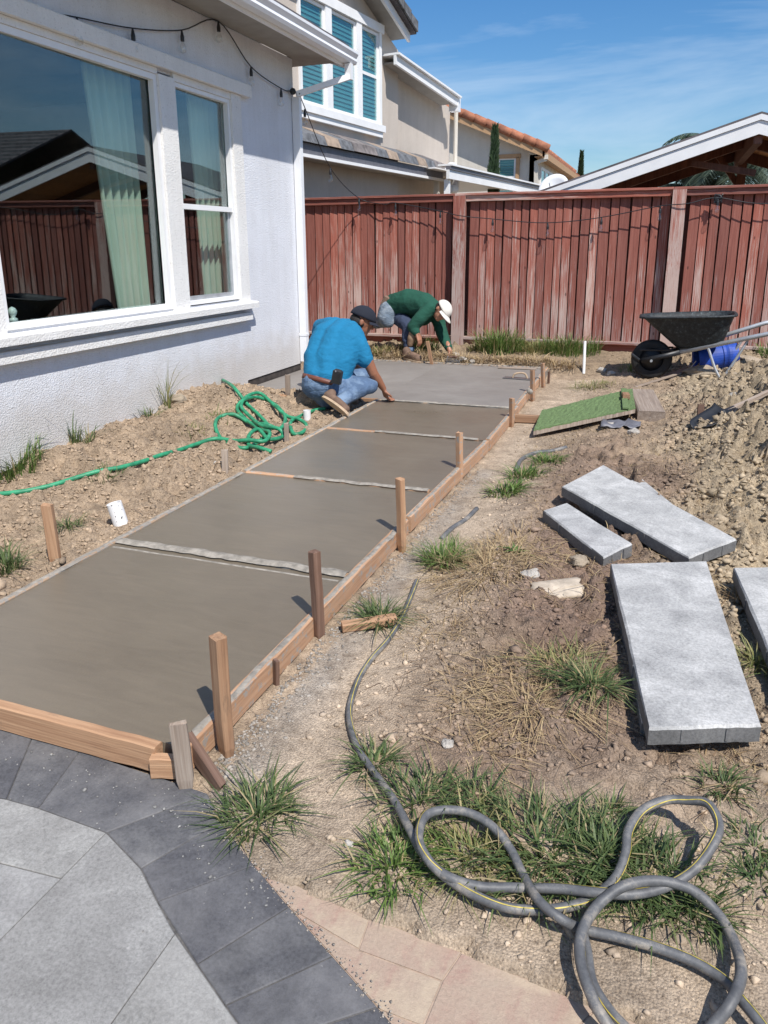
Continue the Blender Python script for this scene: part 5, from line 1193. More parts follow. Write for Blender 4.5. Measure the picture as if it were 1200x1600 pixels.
# ================================================================== STEP SLABS
def step_slab(corners, ztop, th, label, cuts=(.3, .7)):
    zz = ztop if isinstance(ztop, (list, tuple)) else [ztop] * 4
    P = [G(a, b, z) for (a, b), z in zip(corners, zz)]; c = sum(P, V()) / 4
    if (P[1] - P[0]).cross(P[2] - P[0]).z < 0: P = [P[0], P[3], P[2], P[1]]
    up = (P[1] - P[0]).cross(P[3] - P[0]).normalized()
    t_ = thing('step_slab', label, 'paving slab', (c.x, c.y, c.z - th), 'grey step slabs lying in the dirt'); mb = MB(); nn = 18; ch = .007; m_ = 4 * nn
    for (ins, z) in ((0, -th), (0, -ch), (ch, 0)):
        for e in range(4):
            a_, b_ = P[e], P[(e + 1) % 4]
            for k in range(nn):
                p = lerp(a_, b_, k / nn); q = p + (c - p).normalized() * ins * 1.2; j = .0022 * mn.noise(p * 28) + .002 * mn.noise(p * 9); mb.v.append(tuple(q + up * (z + j * .5) + (c - p).normalized() * j))
    mb.f.append(tuple(range(m_))[::-1]); mb.f.append(tuple(2 * m_ + i for i in range(m_)))
    for k in (0, 1):
        for i in range(m_): i2 = (i + 1) % m_; mb.f.append((k * m_ + i, k * m_ + i2, k * m_ + m_ + i2, k * m_ + m_ + i))
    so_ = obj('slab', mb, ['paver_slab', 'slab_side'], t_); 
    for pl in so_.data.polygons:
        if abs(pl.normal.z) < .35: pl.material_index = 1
    for e in range(4):                               # cast spacer ribs on the sides
        a_, b_ = P[e], P[(e + 1) % 4]; d = (b_ - a_).normalized(); n_ = d.cross(up)
        for k in cuts:
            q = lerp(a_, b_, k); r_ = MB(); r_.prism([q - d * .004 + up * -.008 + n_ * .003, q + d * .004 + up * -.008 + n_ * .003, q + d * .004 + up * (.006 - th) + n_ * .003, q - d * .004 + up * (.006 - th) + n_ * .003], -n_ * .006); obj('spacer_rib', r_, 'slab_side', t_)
    return t_
step_slab([(954, 880), (1104, 876), (1190, 1133), (1014, 1138)], .075, .055, 'big grey slab lying flat on top of the nearest pair, lower right')
step_slab([(962, 925), (1100, 915), (1168, 1120), (1003, 1128)], .018, .055, 'grey slab hidden beneath the nearest big slab')
step_slab([(878, 759), (942, 726), (1151, 842), (1077, 871)], [.10, .12, .07, .06], .06, 'long grey slab on top of the rear pile, pointing to the lower right')
step_slab([(905, 780), (1000, 745), (1050, 785), (960, 820)], .03, .055, 'grey slab under the rear pile, showing only a corner')
step_slab([(848, 797), (885, 785), (988, 849), (943, 871)], [.05, .06, .04, .03], .065, 'small half-width grey slab in front of the rear pile')
step_slab([(1146, 886), (1290, 884), (1390, 1090), (1232, 1092)], .075, .055, 'grey slab cut off by the right edge of the photo')

# ================================================================== GREEN PLANK, BLOCKS, TOOLS
c0 = [GT(833, 684, .01), GT(846, 652, .03), GT(987, 617, .06), GT(992, 649, .05)]
gpT = thing('turf_plank', 'wooden plank covered with faded green turf, right of the far forms', 'plank', c0[0])
up_ = V((0, 0, .04)); c0 = [p + V((0, 0, .02)) for p in c0]
obj('plank', MB().prism([c0[0], c0[3], c0[2], c0[1]], (0, 0, .036)), 'old_wood', gpT)
tb = MB(); nn = 60; mm = 20
for j in range(mm + 1):
    for i in range(nn + 1):
        u, v = i / nn, j / mm; q = lerp(lerp(c0[0], c0[3], u), lerp(c0[1], c0[2], u), v) + V((0, 0, .044 + .010 * mn.noise(V((u * 30, v * 12, 0))))); tb.v.append(tuple(q))
for j in range(mm):
    for i in range(nn): a = j * (nn + 1) + i; tb.f.append((a, a + 1, a + nn + 2, a + nn + 1))
tf = obj('turf', tb, 'turf', gpT); so = tf.modifiers.new('s', 'SOLIDIFY'); so.thickness = .01
obj('strap', MB().beam(lerp(c0[0], c0[3], .9) + V((0, 0, .058)), lerp(c0[1], c0[2], .9) + V((0, 0, .058)), .05, .012), 'turf', gpT)
bk0 = lerp(lerp(c0[0], c0[3], .9), lerp(c0[1], c0[2], .9), .55) + V((0, 0, .075))
lumber('wood_block', bk0 + V((0, .05, 0)), bk0 + V((.02, -.08, 0)), .06, .04, 'lumber', up=(0, 0, 1), seed=3, label='small wood block lying on the end of the green turf plank', cat='wood block')
g1_ = GT(1002, 616, .05); lumber('wood_block', g1_, GT(1018, 652, .04), .22, .10, 'old_wood', up=(0, 0, 1), seed=33, chip=.015, label='thick split wood block behind the green turf plank', cat='wood block')
lumber('wood_stick', GT(992, 605, .012), GT(1098, 572, .02), .035, .014, 'old_wood', up=(0, 0, 1), seed=34, label='thin pale lath lying in the dirt below the wheelbarrow', cat='stick')
lumber('wood_stick', GT(1130, 570, .02), GT(1205, 556, .04), .035, .018, 'old_wood', up=(0, 0, 1), seed=35, label='pale lath right of the blue bucket', cat='stick')
# black plastic scrap under plank
sc = GT(970, 668); sm_ = MB()
for j in range(9):
    for i in range(13):
        u, v = i / 12 - .5, j / 8 - .5; sm_.v.append((sc.x + u * .30, sc.y + v * .20 + u * .05, sc.z + .03 + .05 * mn.noise(V((u * 5, v * 5, 2))) + .02 * mn.noise(V((u * 15, v * 15, 5)))))
for j in range(8):
    for i in range(12): a = j * 13 + i; sm_.f.append((a, a + 1, a + 14, a + 13))
o = obj('plastic_scrap', sm_, 'grey_dark', smooth=True, label='crumpled dark plastic scrap under the edge of the green turf plank', cat='plastic scrap'); o.modifiers.new('s', 'SOLIDIFY').thickness = .004
# shovel with black blade
shl = thing('shovel', 'shovel with a black blade lying on the dirt mound at right', 'shovel', GT(1100, 665))
s0, s1, s2 = GT(1092, 662, .05), GT(1130, 645, .06), GT(1215, 606, .06)
lumber('handle', s1, s2, .034, .034, 'old_wood', shl, up=(0, 0, 1), seed=2)
bm2 = MB(); dv = (s0 - s1).normalized(); sv = dv.cross(V((0, 0, 1))).normalized(); nn = 10
for j in range(11):
    for i in range(nn + 1):
        u = i / nn * 2 - 1; w_ = .11 * (1 if j < 7 else math.sqrt(max(0, 1 - ((j - 7) / 3.3) ** 2))); bm2.v.append(tuple(s1 + dv * (j * .030 - .02) + sv * u * w_ + V((0, 0, .035 * u * u - .004 * j + (0.02 if j == 0 else 0)))))
for j in range(10):
    for i in range(nn): a = j * (nn + 1) + i; bm2.f.append((a, a + 1, a + nn + 2, a + nn + 1))
o = obj('blade', bm2, 'black', shl, smooth=True); o.modifiers.new('s', 'SOLIDIFY').thickness = .004
obj('collar', MB().tube([s1 + (s2 - s1).normalized() * .16, s1, s1 + dv * .04], [.021, .024, .018], 10), 'black', shl)
g_ = GT(1094, 650, .05); lumber('wood_block', g_ + V((0, 0, -.03)), g_ + V((.0, .02, .09)), .05, .05, 'brown_wood', seed=21, label='dark wood stub standing in the dirt beside the shovel blade', cat='wood block')
tm_ = MB(); ta, tb_2 = GT(1112, 726), GT(1215, 712)
for k in range(13):
    p = lerp(ta, tb_2, k / 12); q0, q1 = V((p.x - .01, p.y - .045, 0)), V((p.x + .015, p.y + .05, 0)); q0.z, q1.z = surf(q0.x, q0.y) + .006, surf(q1.x, q1.y) + .006; tm_.tube([q0, q1], .0075, 6)
for sg in (-1, 1):
    L_ = []
    for k in range(14): p = lerp(ta, tb_2, k / 13); yy_ = p.y + sg * .05; L_.append(V((p.x, yy_, surf(p.x, yy_) + .006)))
    tm_.tube(crom(L_, 3), .007, 6)
obj('tread_mark', tm_, M['dirt_ridge'], kind='stuff', label='ridged tread mark pressed into the dirt mound')
# rocks
def rock(px, py, s, label, mat='rock', sc=(1, .85, .7)):
    p = GT(px, py); mb = MB(); mb.sphere((0, 0, 0), 1, 16, 11); vs = []
    for v in mb.v:
        q = V(v); k = 1 + .35 * mn.noise(q * 1.3 + V((px, py, 0))) + .14 * mn.noise(q * 4 + V((px, 0, 0))); vs.append((p.x + q.x * k * s * sc[0], p.y + q.y * k * s * sc[1], p.z + s * .25 + q.z * k * s * sc[2]))
    mb.v = vs; obj('rock', mb, mat, smooth=False, label=label, cat='rock', group='rocks and big clods in the yard')
rock(1150, 598, .10, 'largest tan boulder on the dirt mound at the right edge'); rock(1100, 588, .13, 'broad clod at the mound crest in front of the blue bucket', sc=(1.5, .8, .6)); rock(1162, 570, .12, 'dark clod behind the largest boulder', sc=(1.4, .8, .6))
rock(280, 628, .075, 'big clod leaning on the house wall above the green hose'); rock(256, 640, .045, 'smaller clod left of the big one at the house wall')
rock(340, 728, .035, 'pale stone left of the short grey stake', 'rock_grey'); rock(955, 668, .05, 'rounded stone under the green turf plank', 'rock_grey'); rock(990, 678, .045, 'grey stone right of the black plastic scrap', 'rock_grey')
rock(830, 905, .05, 'grey stone beside the broken cream pipe', 'rock_grey'); rock(905, 880, .04, 'flat tan stone above the broken cream pipe'); rock(1145, 622, .05, 'pale chunk on the mound below the boulder', 'rock_grey')
rock(712, 556, .05, "white rubble chunk at the fence post by the man's trowel", 'rock_grey'); rock(722, 563, .06, 'grey rubble at the foot of the middle fence post', 'rock_grey', (1.3, .8, .5)); rock(738, 566, .04, 'small rubble right of the middle fence post', 'rock_grey')
rock(700, 1165, .02, 'small square pale pebble in the brown patch', 'rock_grey'); rock(940, 580, .05, 'pale stone in the shade of the wheelbarrow wheel', 'rock_grey'); rock(955, 586, .05, 'second pale stone near the wheelbarrow wheel', 'rock_grey')
rock(545, 1320, .012, 'tiny pebble left of the bright grass tuft', 'rock_grey')

# ================================================================== WHEELBARROW
WY = 8.8
wb = thing('wheelbarrow', 'black wheelbarrow with a cement-dusted tray in front of the fence', 'wheelbarrow', AY(1060, 585, WY))
wc = AY(1018, 561, WY); wr = .215
obj('tyre', MB().lathe(wc - V((0, .05, 0)), [(wr - .09, .015), (wr - .03, .0), (wr - .005, .02), (wr, .05), (wr - .005, .08), (wr - .03, .1), (wr - .09, .085), (wr - .09, .015)], (0, 1, 0), 32), 'rubber', wb, smooth=True)
obj('rim', MB().lathe(wc - V((0, .03, 0)), [(0, .0), (.04, .0), (.05, .015), (wr - .085, .012), (wr - .085, .05), (.05, .045), (.04, .06), (0, .06)], (0, 1, 0), 28), 'black', wb, smooth=True)
obj('axle', MB().tube([wc + V((0, -.16, 0)), wc + V((0, .16, 0))], .014, 8), 'galv', wb)
# tray: rim line and bottom line
rl, rr_ = AY(1003, 493, WY), AY(1148, 489, WY); bl, br = AY(1058, 543, WY), AY(1128, 537, WY)
tr_m = MB(); levels = 7; seg = 36
def tray_ring(t):
    xl, xr = bl.x + (rl.x - bl.x) * t, br.x + (rr_.x - br.x) * t; zl, zr_ = bl.z + (rl.z - bl.z) * t, br.z + (rr_.z - br.z) * t; hw_ = .19 + .15 * t; out = []
    for k in range(seg):
        a = 2 * PI * k / seg; cx_, cy_ = math.cos(a), math.sin(a); e = .45; cx_ = math.copysign(abs(cx_) ** e, cx_); cy_ = math.copysign(abs(cy_) ** e, cy_)
        u = (cx_ + 1) / 2; out.append(V((xl + (xr - xl) * u, WY + cy_ * hw_ * (1 - .25 * (1 - u)), zl + (zr_ - zl) * u)))
    return out
rings = [tray_ring(i / levels) for i in range(levels + 1)]
lip = [p + (p - V(((rl.x + rr_.x) / 2, WY, p.z))).normalized() * .022 for p in rings[-1]]; rings.append(lip); rings.append([p + V((0, 0, -.018)) for p in lip])
for r_ in rings: tr_m.v += [tuple(p) for p in r_]
tr_m.f.append(tuple(range(seg))[::-1])
for i in range(len(rings) - 1):
    for k in range(seg): k2 = (k + 1) % seg; tr_m.f.append((i * seg + k, i * seg + k2, (i + 1) * seg + k2, (i + 1) * seg + k))
o = obj('tray', tr_m, 'tray', wb, smooth=True); o.modifiers.new('s', 'SOLIDIFY').thickness = .004
for s in (-1, 1):
    h0 = wc + V((-.10, s * .10, -.01)); h1 = AY(1062, 548, WY) + V((0, s * .13, 0)); h2 = AY(1200, 517 if s < 0 else 508, WY) + V((0, s * .24, .0)); h3 = AY(1270, 500, WY) + V((0, s * .28, 0))
    obj('handle', MB().beam(h0, h1, .05, .05), 'black', wb, smooth=True); obj('handle', MB().tube([h1, h2, h3], .024, 8), 'galv', wb, smooth=True)
    l0 = AY(1105, 540, WY) + V((0, s * .17, 0)); l1 = AY(1120, 582, WY) + V((0, s * .2, 0)); l2 = AY(1165, 530, WY) + V((0, s * .19, 0))
    obj('leg', MB().tube(crom([l0, lerp(l0, l1, .9), l1 + V((.06, 0, 0)), l2], 5), .014, 7), 'galv', wb)
    obj('bracket', MB().tube([AY(1052, 545, WY) + V((0, s * .12, 0)), AY(1000, 545, WY) + V((0, s * .09, 0))], .012, 6), 'black', wb)
obj('front_guard', MB().tube([wc + V((-.12, -.13, .0)), wc + V((-.20, -.08, .05)), wc + V((-.20, .08, .05)), wc + V((-.12, .13, .0))], .016, 8), 'black', wb)
# blue bucket on its side
b0, b1 = AY(1087, 561, 9.0), AY(1150, 553, 9.1); ax = (b1 - b0); Lb = ax.length
bk = thing('bucket', 'blue plastic bucket lying on its side under the wheelbarrow', 'bucket', b0 - V((0, 0, .14)))
obj('shell', MB().lathe(b0, [(.118, .01), (.148, .0), (.152, .015), (.147, .05), (.143, .05), (.138, Lb * .6), (.146, Lb * .62), (.144, Lb * .68), (.136, Lb * .69), (.144, Lb * .76), (.142, Lb * .82), (.133, Lb * .83), (.125, Lb), (.0, Lb), (.0, Lb - .01), (.12, Lb - .01), (.118, .01)], ax, 32), 'blue_plastic', bk, smooth=False)
obj('bail', MB().tube(crom([b0 + V((0, -.15, .0)), b0 + V((-.06, -.12, -.1)), b0 + V((-.07, .0, -.135)), b0 + V((-.05, .14, -.06))], 5), .004, 5), 'galv', bk)
# grey cement sheet under the barrow
lumber('wood_stick', GT(1040, 592, .01), GT(1095, 568, .03), .12, .02, 'old_wood', up=(0, 0, 1), seed=44, label='grey board lying below the wheelbarrow wheel', cat='board')

# ================================================================== GRASS
def blades(c, n, h, spread, mat, lean=.5, wdt=.0045, flop=1.0, seed=0, zf=None):
    r = random.Random(seed + int(c[0] * 1000)); mb = MB()
    for _ in range(n):
        a = r.uniform(0, 2 * PI); q = spread * 1.2 * r.random() ** .75; x, y = c[0] + math.cos(a) * q, c[1] + math.sin(a) * q; z = (zf(x, y) if zf else surf(x, y)) - .004
        d = a + r.gauss(0, .7); hh = h * r.uniform(.25, 1.2); L_ = lean * r.uniform(.2, 1.7); w_ = wdt * r.uniform(.45, 1.6); dx_, dy_ = math.cos(d), math.sin(d); px_, py_ = -dy_ * w_ / 2, dx_ * w_ / 2; n0 = len(mb.v)
        for k, t in enumerate((0, .35, .7, 1)):
            s = hh * (L_ * t * t * flop); zz = z + hh * (t - .38 * L_ * t * t * flop); w2 = (1, .9, .6, 0)[k]; cx_, cy_ = x + dx_ * s, y + dy_ * s
            if k < 3: mb.v += [(cx_ - px_ * w2, cy_ - py_ * w2, zz), (cx_ + px_ * w2, cy_ + py_ * w2, zz)]
            else: mb.v.append((cx_, cy_, zz))
        mb.f += [(n0, n0 + 1, n0 + 3, n0 + 2), (n0 + 2, n0 + 3, n0 + 5, n0 + 4), (n0 + 4, n0 + 5, n0 + 6)]
    return mb
def tuft(px, py, n, h, sp, mat, label, extra=None, **kw):
    p = GT(px, py); p.y = min(p.y, 10.12); mb = blades((p.x, p.y), n, h, sp, mat, **kw)
    o = obj('grass_tuft', mb, mat, label=label, cat='grass tuft', group='grass tufts growing in the dirt'); return o
tuft(405, 1275, 330, .085, .085, 'grass', 'wide spiky grass tuft at the patio corner', lean=1.3)
tuft(615, 1345, 340, .075, .085, 'grass_bright', 'bright grass tuft left of the striped hose above the stamped path', lean=1.2)
tuft(585, 1195, 160, .07, .05, 'grass', 'small grass tuft under the striped hose where it starts to curl', lean=1.3)
tuft(655, 1255, 260, .08, .10, 'grass', 'dense grass tuft between the hose and its left loop', lean=1.2)
tuft(745, 1250, 110, .08, .05, 'grass', 'thin grass tuft above the left hose loop', lean=1.1)
tuft(740, 1325, 300, .08, .10, 'grass_mixed', 'yellow-green grass inside the left hose loop', lean=1.2)
tuft(850, 1330, 520, .095, .13, 'grass', 'thickest dark grass clump between the two hose loops', lean=1.1)
tuft(940, 1345, 420, .09, .10, 'grass', 'dark grass left of the right-hand hose ring', lean=1.1)
tuft(1010, 1370, 320, .085, .10, 'grass', 'grass inside the bottom of the right-hand hose ring', lean=1.1)
tuft(1085, 1410, 220, .075, .07, 'grass', 'grass under the crossing hoses at lower right', lean=1.1)
tuft(955, 1262, 70, .06, .03, 'grass', 'small sprig left of the right-hand hose ring top', lean=1.0)
tuft(1130, 1230, 110, .06, .05, 'grass', 'grass sprig below the nearest grey slab', lean=1.1)
tuft(1180, 1330, 110, .05, .06, 'grass', 'low grass at the right edge beside the hose ring', lean=1.3)
tuft(1185, 1380, 90, .05, .05, 'grass', 'low grass at the right edge below the other', lean=1.3)
tuft(595, 972, 330, .11, .06, 'grass', 'blue-green grass tuft beside the orange offcut and the hose', lean=1.1)
tuft(692, 880, 420, .13, .08, 'grass_bright', 'big grass tuft beside the dry straw, right of the second stake', lean=.9)
tuft(790, 770, 170, .10, .10, 'grass_bright', 'leafy green strip in the middle of the dirt bank', lean=1.1, wdt=.009)
tuft(820, 745, 170, .10, .10, 'grass_bright', 'green strip just behind the leafy one on the dirt bank', lean=1.1, wdt=.008)
tuft(855, 722, 160, .08, .10, 'grass_bright', 'green strip ending near the half-buried hose', lean=1.1, wdt=.008)
tuft(925, 1085, 240, .11, .06, 'grass', 'drooping dark grass tuft left of the nearest slab', lean=1.5)
tuft(870, 1065, 520, .065, .19, 'straw', 'dry straw-coloured grass mat left of the nearest slab', lean=2.5, wdt=.003)
tuft(820, 1105, 460, .06, .17, 'straw', 'second dry straw mat in front of the other', lean=2.5, wdt=.003)
tuft(880, 1050, 150, .09, .09, 'grass_mixed', 'half-green tuft at the top of the dry mat', lean=1.5)
tuft(755, 890, 620, .09, .19, 'straw', 'matted dry grass bank right of the big green tuft', lean=2.3, wdt=.0035)
tuft(800, 860, 420, .08, .20, 'straw', 'dry grass bank in front of the rear slab pile', lean=2.4, wdt=.0035)
tuft(805, 862, 26, .05, .02, 'grass_bright', 'tiny pale green weed in the dry grass bank', lean=1.3, wdt=.014)
tuft(25, 735, 420, .20, .14, 'grass_bright', 'tall green grass clump at the house wall, far left', lean=.7, wdt=.006)
tuft(2, 705, 160, .34, .10, 'grass', 'tall thin blades behind the far-left clump', lean=.5, wdt=.006)
tuft(8, 890, 260, .13, .07, 'grass', 'grass tuft at the left edge by the first panel', lean=.9)
tuft(60, 698, 40, .22, .05, 'grass', 'slender grass sprig against the wall right of the far-left clump', lean=.5, wdt=.007)
tuft(118, 692, 36, .24, .035, 'grass', 'forked grass sprig against the wall below the big window', lean=.45, wdt=.007)
tuft(140, 690, 26, .16, .04, 'grass', 'low sprig right of the forked one at the wall', lean=.9, wdt=.007)
tuft(237, 655, 50, .17, .05, 'grass', 'bent sprig with dark base in the middle of the wall', lean=1.0, wdt=.007)
tuft(262, 640, 34, .44, .03, 'grass_mixed', 'tall drooping seed grass leaning on the stucco wall', lean=.45, wdt=.007)
tuft(105, 828, 120, .09, .07, 'grass', 'small weed tuft behind the left orange stake', lean=1.2)
tuft(165, 752, 110, .08, .10, 'grass', 'weeds under the straight run of green hose', lean=1.1)
tuft(350, 655, 90, .09, .12, 'grass_mixed', 'sparse weeds on the dirt heap near the green coils', lean=1.1)
tuft(300, 680, 70, .08, .10, 'grass_mixed', 'sparse weeds below the heap by the wall', lean=1.1)
tuft(1180, 625 + 420, 110, .10, .06, 'grass_mixed', 'grass between the two big slabs at the right edge', lean=1.2)
tuft(1165, 940, 110, .10, .06, 'straw', 'dry grass between the nearest slab and the right edge slab', lean=1.4)
tuft(925, 605, 260, .10, .20, 'grass_mixed', 'matted grass bank behind the green turf plank', lean=1.6)
tuft(985, 580, 120, .13, .12, 'grass_bright', 'grass in the shade of the wheelbarrow wheel', lean=.9)
tuft(780, 549, 900, .33, .26, 'grass_bright', 'tall lush grass at the fence right of the middle post', lean=.55, wdt=.010)
tuft(890, 550, 900, .27, .34, 'grass_bright', 'grass along the fence before the thin white pipe', lean=.6, wdt=.009)
tuft(835, 550, 500, .20, .28, 'grass_mixed', 'yellowish grass between the two lush fence clumps', lean=.7, wdt=.009)
tuft(750, 548, 260, .15, .14, 'grass_mixed', 'yellowish grass beside the foot of the middle post', lean=.7, wdt=.009)
tuft(655, 550, 520, .22, .22, 'grass_bright', 'grass at the fence behind the front boot of the man in green', lean=.6, wdt=.009)
tuft(592, 553, 320, .16, .22, 'grass_mixed', 'grass at the fence between the two men', lean=.7, wdt=.009)
tuft(1195, 560, 160, .2, .15, 'grass_bright', 'grass at the fence by the right edge', lean=.7, wdt=.009)
# thatch of dead grass hanging along the back edge of the slab
def stuff_blades(name, mat, spots, label, **kw):
    V_, F_ = [], []
    for (cx_, cy_, n, h, sp) in spots:
        m_ = blades((cx_, cy_), n, h, sp, mat, seed=int(cy_ * 77), **kw); o = len(V_); V_ += m_.v; F_ += [tuple(i + o for i in f) for f in m_.f]
    mb = MB(); mb.v = V_; mb.f = F_; return obj(name, mb, mat, label=label, kind='stuff')
sp_ = [(x, 9.17 + random.uniform(0, .1), 26, .16, .10) for x in np.arange(-3.8, -.9, .055)]
stuff_blades('dead_grass_edge', 'straw', sp_, 'dead trailing grass along the back edge of the slab', lean=1.4, wdt=.008)
sp_ = [];
for i in range(950):
    y = 1.7 + 5.5 * random.random() ** 1.4; x = random.uniform(-.85, .15 + y * .12)
    if y < 1.9 and random.random() < .5: continue
    if float(vnoise(x * 2.6, y * 2.6, 99)) < .42: continue
    sp_.append((x, y, 9, .055, .06))
stuff_blades('dry_grass', 'straw', sp_, 'scattered dry straw over the dirt', lean=2.4, wdt=.0028)
sp_ = [(random.uniform(-.8, .5), 1.9 + 4.5 * random.random() ** 1.3, 7, .045, .06) for i in range(420)] + [(random.uniform(-3.9, -2.6), random.uniform(2.2, 6.4), 6, .05, .07) for i in range(220)]
stuff_blades('dead_roots', 'root', sp_, 'scattered dark roots and twigs over the dirt', lean=2.4, wdt=.0026)

# ================================================================== PEOPLE
def chain(mb, pts, k=.35):
    for (a, ra_), (b, rb2) in zip(pts[:-1], pts[1:]):
        a, b = V(a), V(b); L = (b - a).length; n = max(1, int(L / (min(ra_, rb2) * k)))
        for i in range(n + 1): t = i / n; mb.sphere(a + (b - a) * t, ra_ + (rb2 - ra_) * t, 12, 8)
def melt(name, mb, mat, parent, voxel=.01, it=6, fac=.5, wr=0.0, wf=14, **kw):
    o = obj(name, mb, mat, parent, smooth=True, **kw); m1 = o.modifiers.new('r', 'REMESH'); m1.mode = 'VOXEL'; m1.voxel_size = voxel; m2 = o.modifiers.new('s', 'SMOOTH'); m2.iterations = it; m2.factor = fac
    bpy.context.view_layer.update(); dg = bpy.context.evaluated_depsgraph_get(); me = bpy.data.meshes.new_from_object(o.evaluated_get(dg)); o.modifiers.clear(); o.data = me
    me.polygons.foreach_set('use_smooth', [True] * len(me.polygons))
    if wr:
        for v in me.vertices:
            q = v.co; s = mn.noise(V((q.x * wf, q.y * wf, q.z * wf * 1.3)) + V((3, 7, 1))) ; r2 = mn.noise(V((q.x * wf * 2.1 + 9, q.y * wf * 2.1, q.z * wf * 3)))
            v.co = q + v.normal * wr * ((1 - abs(s) * 3) * .6 + .45 * r2)
        me.update()
    return o
def hand(mb, wrist, dirn, palm_n, curl=.6, s=1.0, right=True):
    """palm plus five separate bent fingers of unequal length"""
    d = V(dirn).normalized(); n = (V(palm_n) - d * V(palm_n).dot(d)).normalized(); sd = d.cross(n) * (1 if right else -1); w_ = V(wrist)
    for j in (-.022, -.007, .008, .022): chain(mb, [(w_ + sd * j * .6 * s, .017 * s), (w_ + d * .085 * s + sd * j * s * 1.25, .013 * s)], .5)
    for j, L in ((-.030, .062), (-.010, .078), (.010, .084), (.030, .074)):
        p = w_ + d * .088 * s + sd * j * s; dd = d.copy(); q = [(p, .0095 * s)]
        for f, c in ((.45, curl * .5), (.3, curl), (.25, curl)):
            dd = (dd * math.cos(c) + n * math.sin(c)).normalized(); p = p + dd * L * f * s; q.append((p, .0085 * s))
        chain(mb, q, .5)
    t0 = w_ + d * .025 * s + sd * .026 * s; t1 = t0 + (d * .55 + sd * .7 + n * .3).normalized() * .04 * s; t2 = t1 + (d * .9 + n * .45).normalized() * .032 * s; chain(mb, [(t0, .014 * s), (t1, .011 * s), (t2, .009 * s)], .5)
def head(mb, c, f, up, s=1.0):
    f = V(f).normalized(); up = (V(up) - f * V(up).dot(f)).normalized(); sd = f.cross(up); c = V(c); rot = Matrix((sd, f, up)).transposed()
    mb.sphere(c, .098 * s, 16, 12, (.82, 1.0, 1.0), rot); mb.sphere(c + f * .03 * s - up * .05 * s, .072 * s, 14, 10, (.86, 1, 1.15), rot)
    mb.sphere(c + f * .062 * s - up * .105 * s, .034 * s, 10, 8, (1.1, 1, .8), rot)
    chain(mb, [(c + f * .095 * s + up * .0 * s, .010 * s), (c + f * .113 * s - up * .032 * s, .014 * s)], .4)
    mb.sphere(c + f * .088 * s + up * .012 * s, .022 * s, 8, 6, (2.0, .7, .5), rot); mb.sphere(c + f * .093 * s - up * .068 * s, .014 * s, 8, 6, (1.7, .7, .55), rot)
    for q in (-1, 1): mb.sphere(c + sd * q * .082 * s - f * .012 * s - up * .022 * s, .028 * s, 8, 6, (.35, .75, 1.1), rot)
    return rot
def cap(parent, c, f, up, s, mat, dome=.092, bl=.15):
    f = V(f).normalized(); up = (V(up) - f * V(up).dot(f)).normalized(); sd = f.cross(up); rot = Matrix((sd, f, up)).transposed(); c = V(c); mb = MB(); n, m_ = 24, 9
    for j in range(m_ + 1):
        th = PI / 2 * j / m_; r = math.cos(th); z = math.sin(th)
        for k in range(n): a = 2 * PI * k / n; mb.v.append(tuple(c + rot @ V((math.cos(a) * r * .093 * s, math.sin(a) * r * .112 * s, (z * dome + .006) * s))))
    for j in range(m_):
        for k in range(n): k2 = (k + 1) % n; mb.f.append((j * n + k, j * n + k2, (j + 1) * n + k2, (j + 1) * n + k))
    h = obj('cap', mb, mat, parent, smooth=True); so = h.modifiers.new('s', 'SOLIDIFY'); so.thickness = .006 * s; so.offset = 1
    br = MB(); nn = 14
    for j in range(6):
        for k in range(nn + 1):
            a = -1.15 + 2.3 * k / nn; r = 1 + j * bl * math.cos(a * .95); br.v.append(tuple(c + rot @ V((math.sin(a) * .095 * r * s, math.cos(a) * .112 * r * s, (.014 - .012 * (a * a) * 1.0 - .004 * j) * s))))
    for j in range(5):
        for k in range(nn): a = j * (nn + 1) + k; br.f.append((a, a + 1, a + nn + 2, a + nn + 1))
    b_ = obj('brim', br, mat, h, smooth=True); b_.modifiers.new('s', 'SOLIDIFY').thickness = .005
    obj('cap_button', MB().sphere(c + up * (dome + .008) * s, .007 * s, 8, 6), mat, h)
    return h
def boot(parent, heel, toe, up, mat, sole='sole', s=1.0):
    h, t_ = V(heel), V(toe); d = (t_ - h).normalized(); u = (V(up) - d * V(up).dot(d)).normalized(); sd = d.cross(u); mb = MB()
    chain(mb, [(h + u * .045 * s, .044 * s), (h + (t_ - h) * .45 + u * .048 * s, .045 * s), (t_ - d * .05 * s + u * .036 * s, .042 * s)]); chain(mb, [(h + u * .05 * s, .043 * s), (h + u * .085 * s + d * .01, .048 * s)])
    b = melt('boot', mb, mat, parent, .010, 4)
    sl_ = MB(); n = 20; L = (t_ - h).length
    for z in (-.012, .012):
        for k in range(n): a = 2 * PI * k / n; x = math.cos(a); w_ = .046 * (1 + .10 * x); sl_.v.append(tuple((h + t_) / 2 + d * (x * (L / 2 + .035 * s)) + sd * math.sin(a) * w_ * s + u * z * s))
    sl_.f += [tuple(range(n))[::-1], tuple(range(n, 2 * n))] + [(k, (k + 1) % n, (k + 1) % n + n, k + n) for k in range(n)]
    obj('sole', sl_, sole, b); return b
Jt = lambda px, py, y: AY(px, py, y)
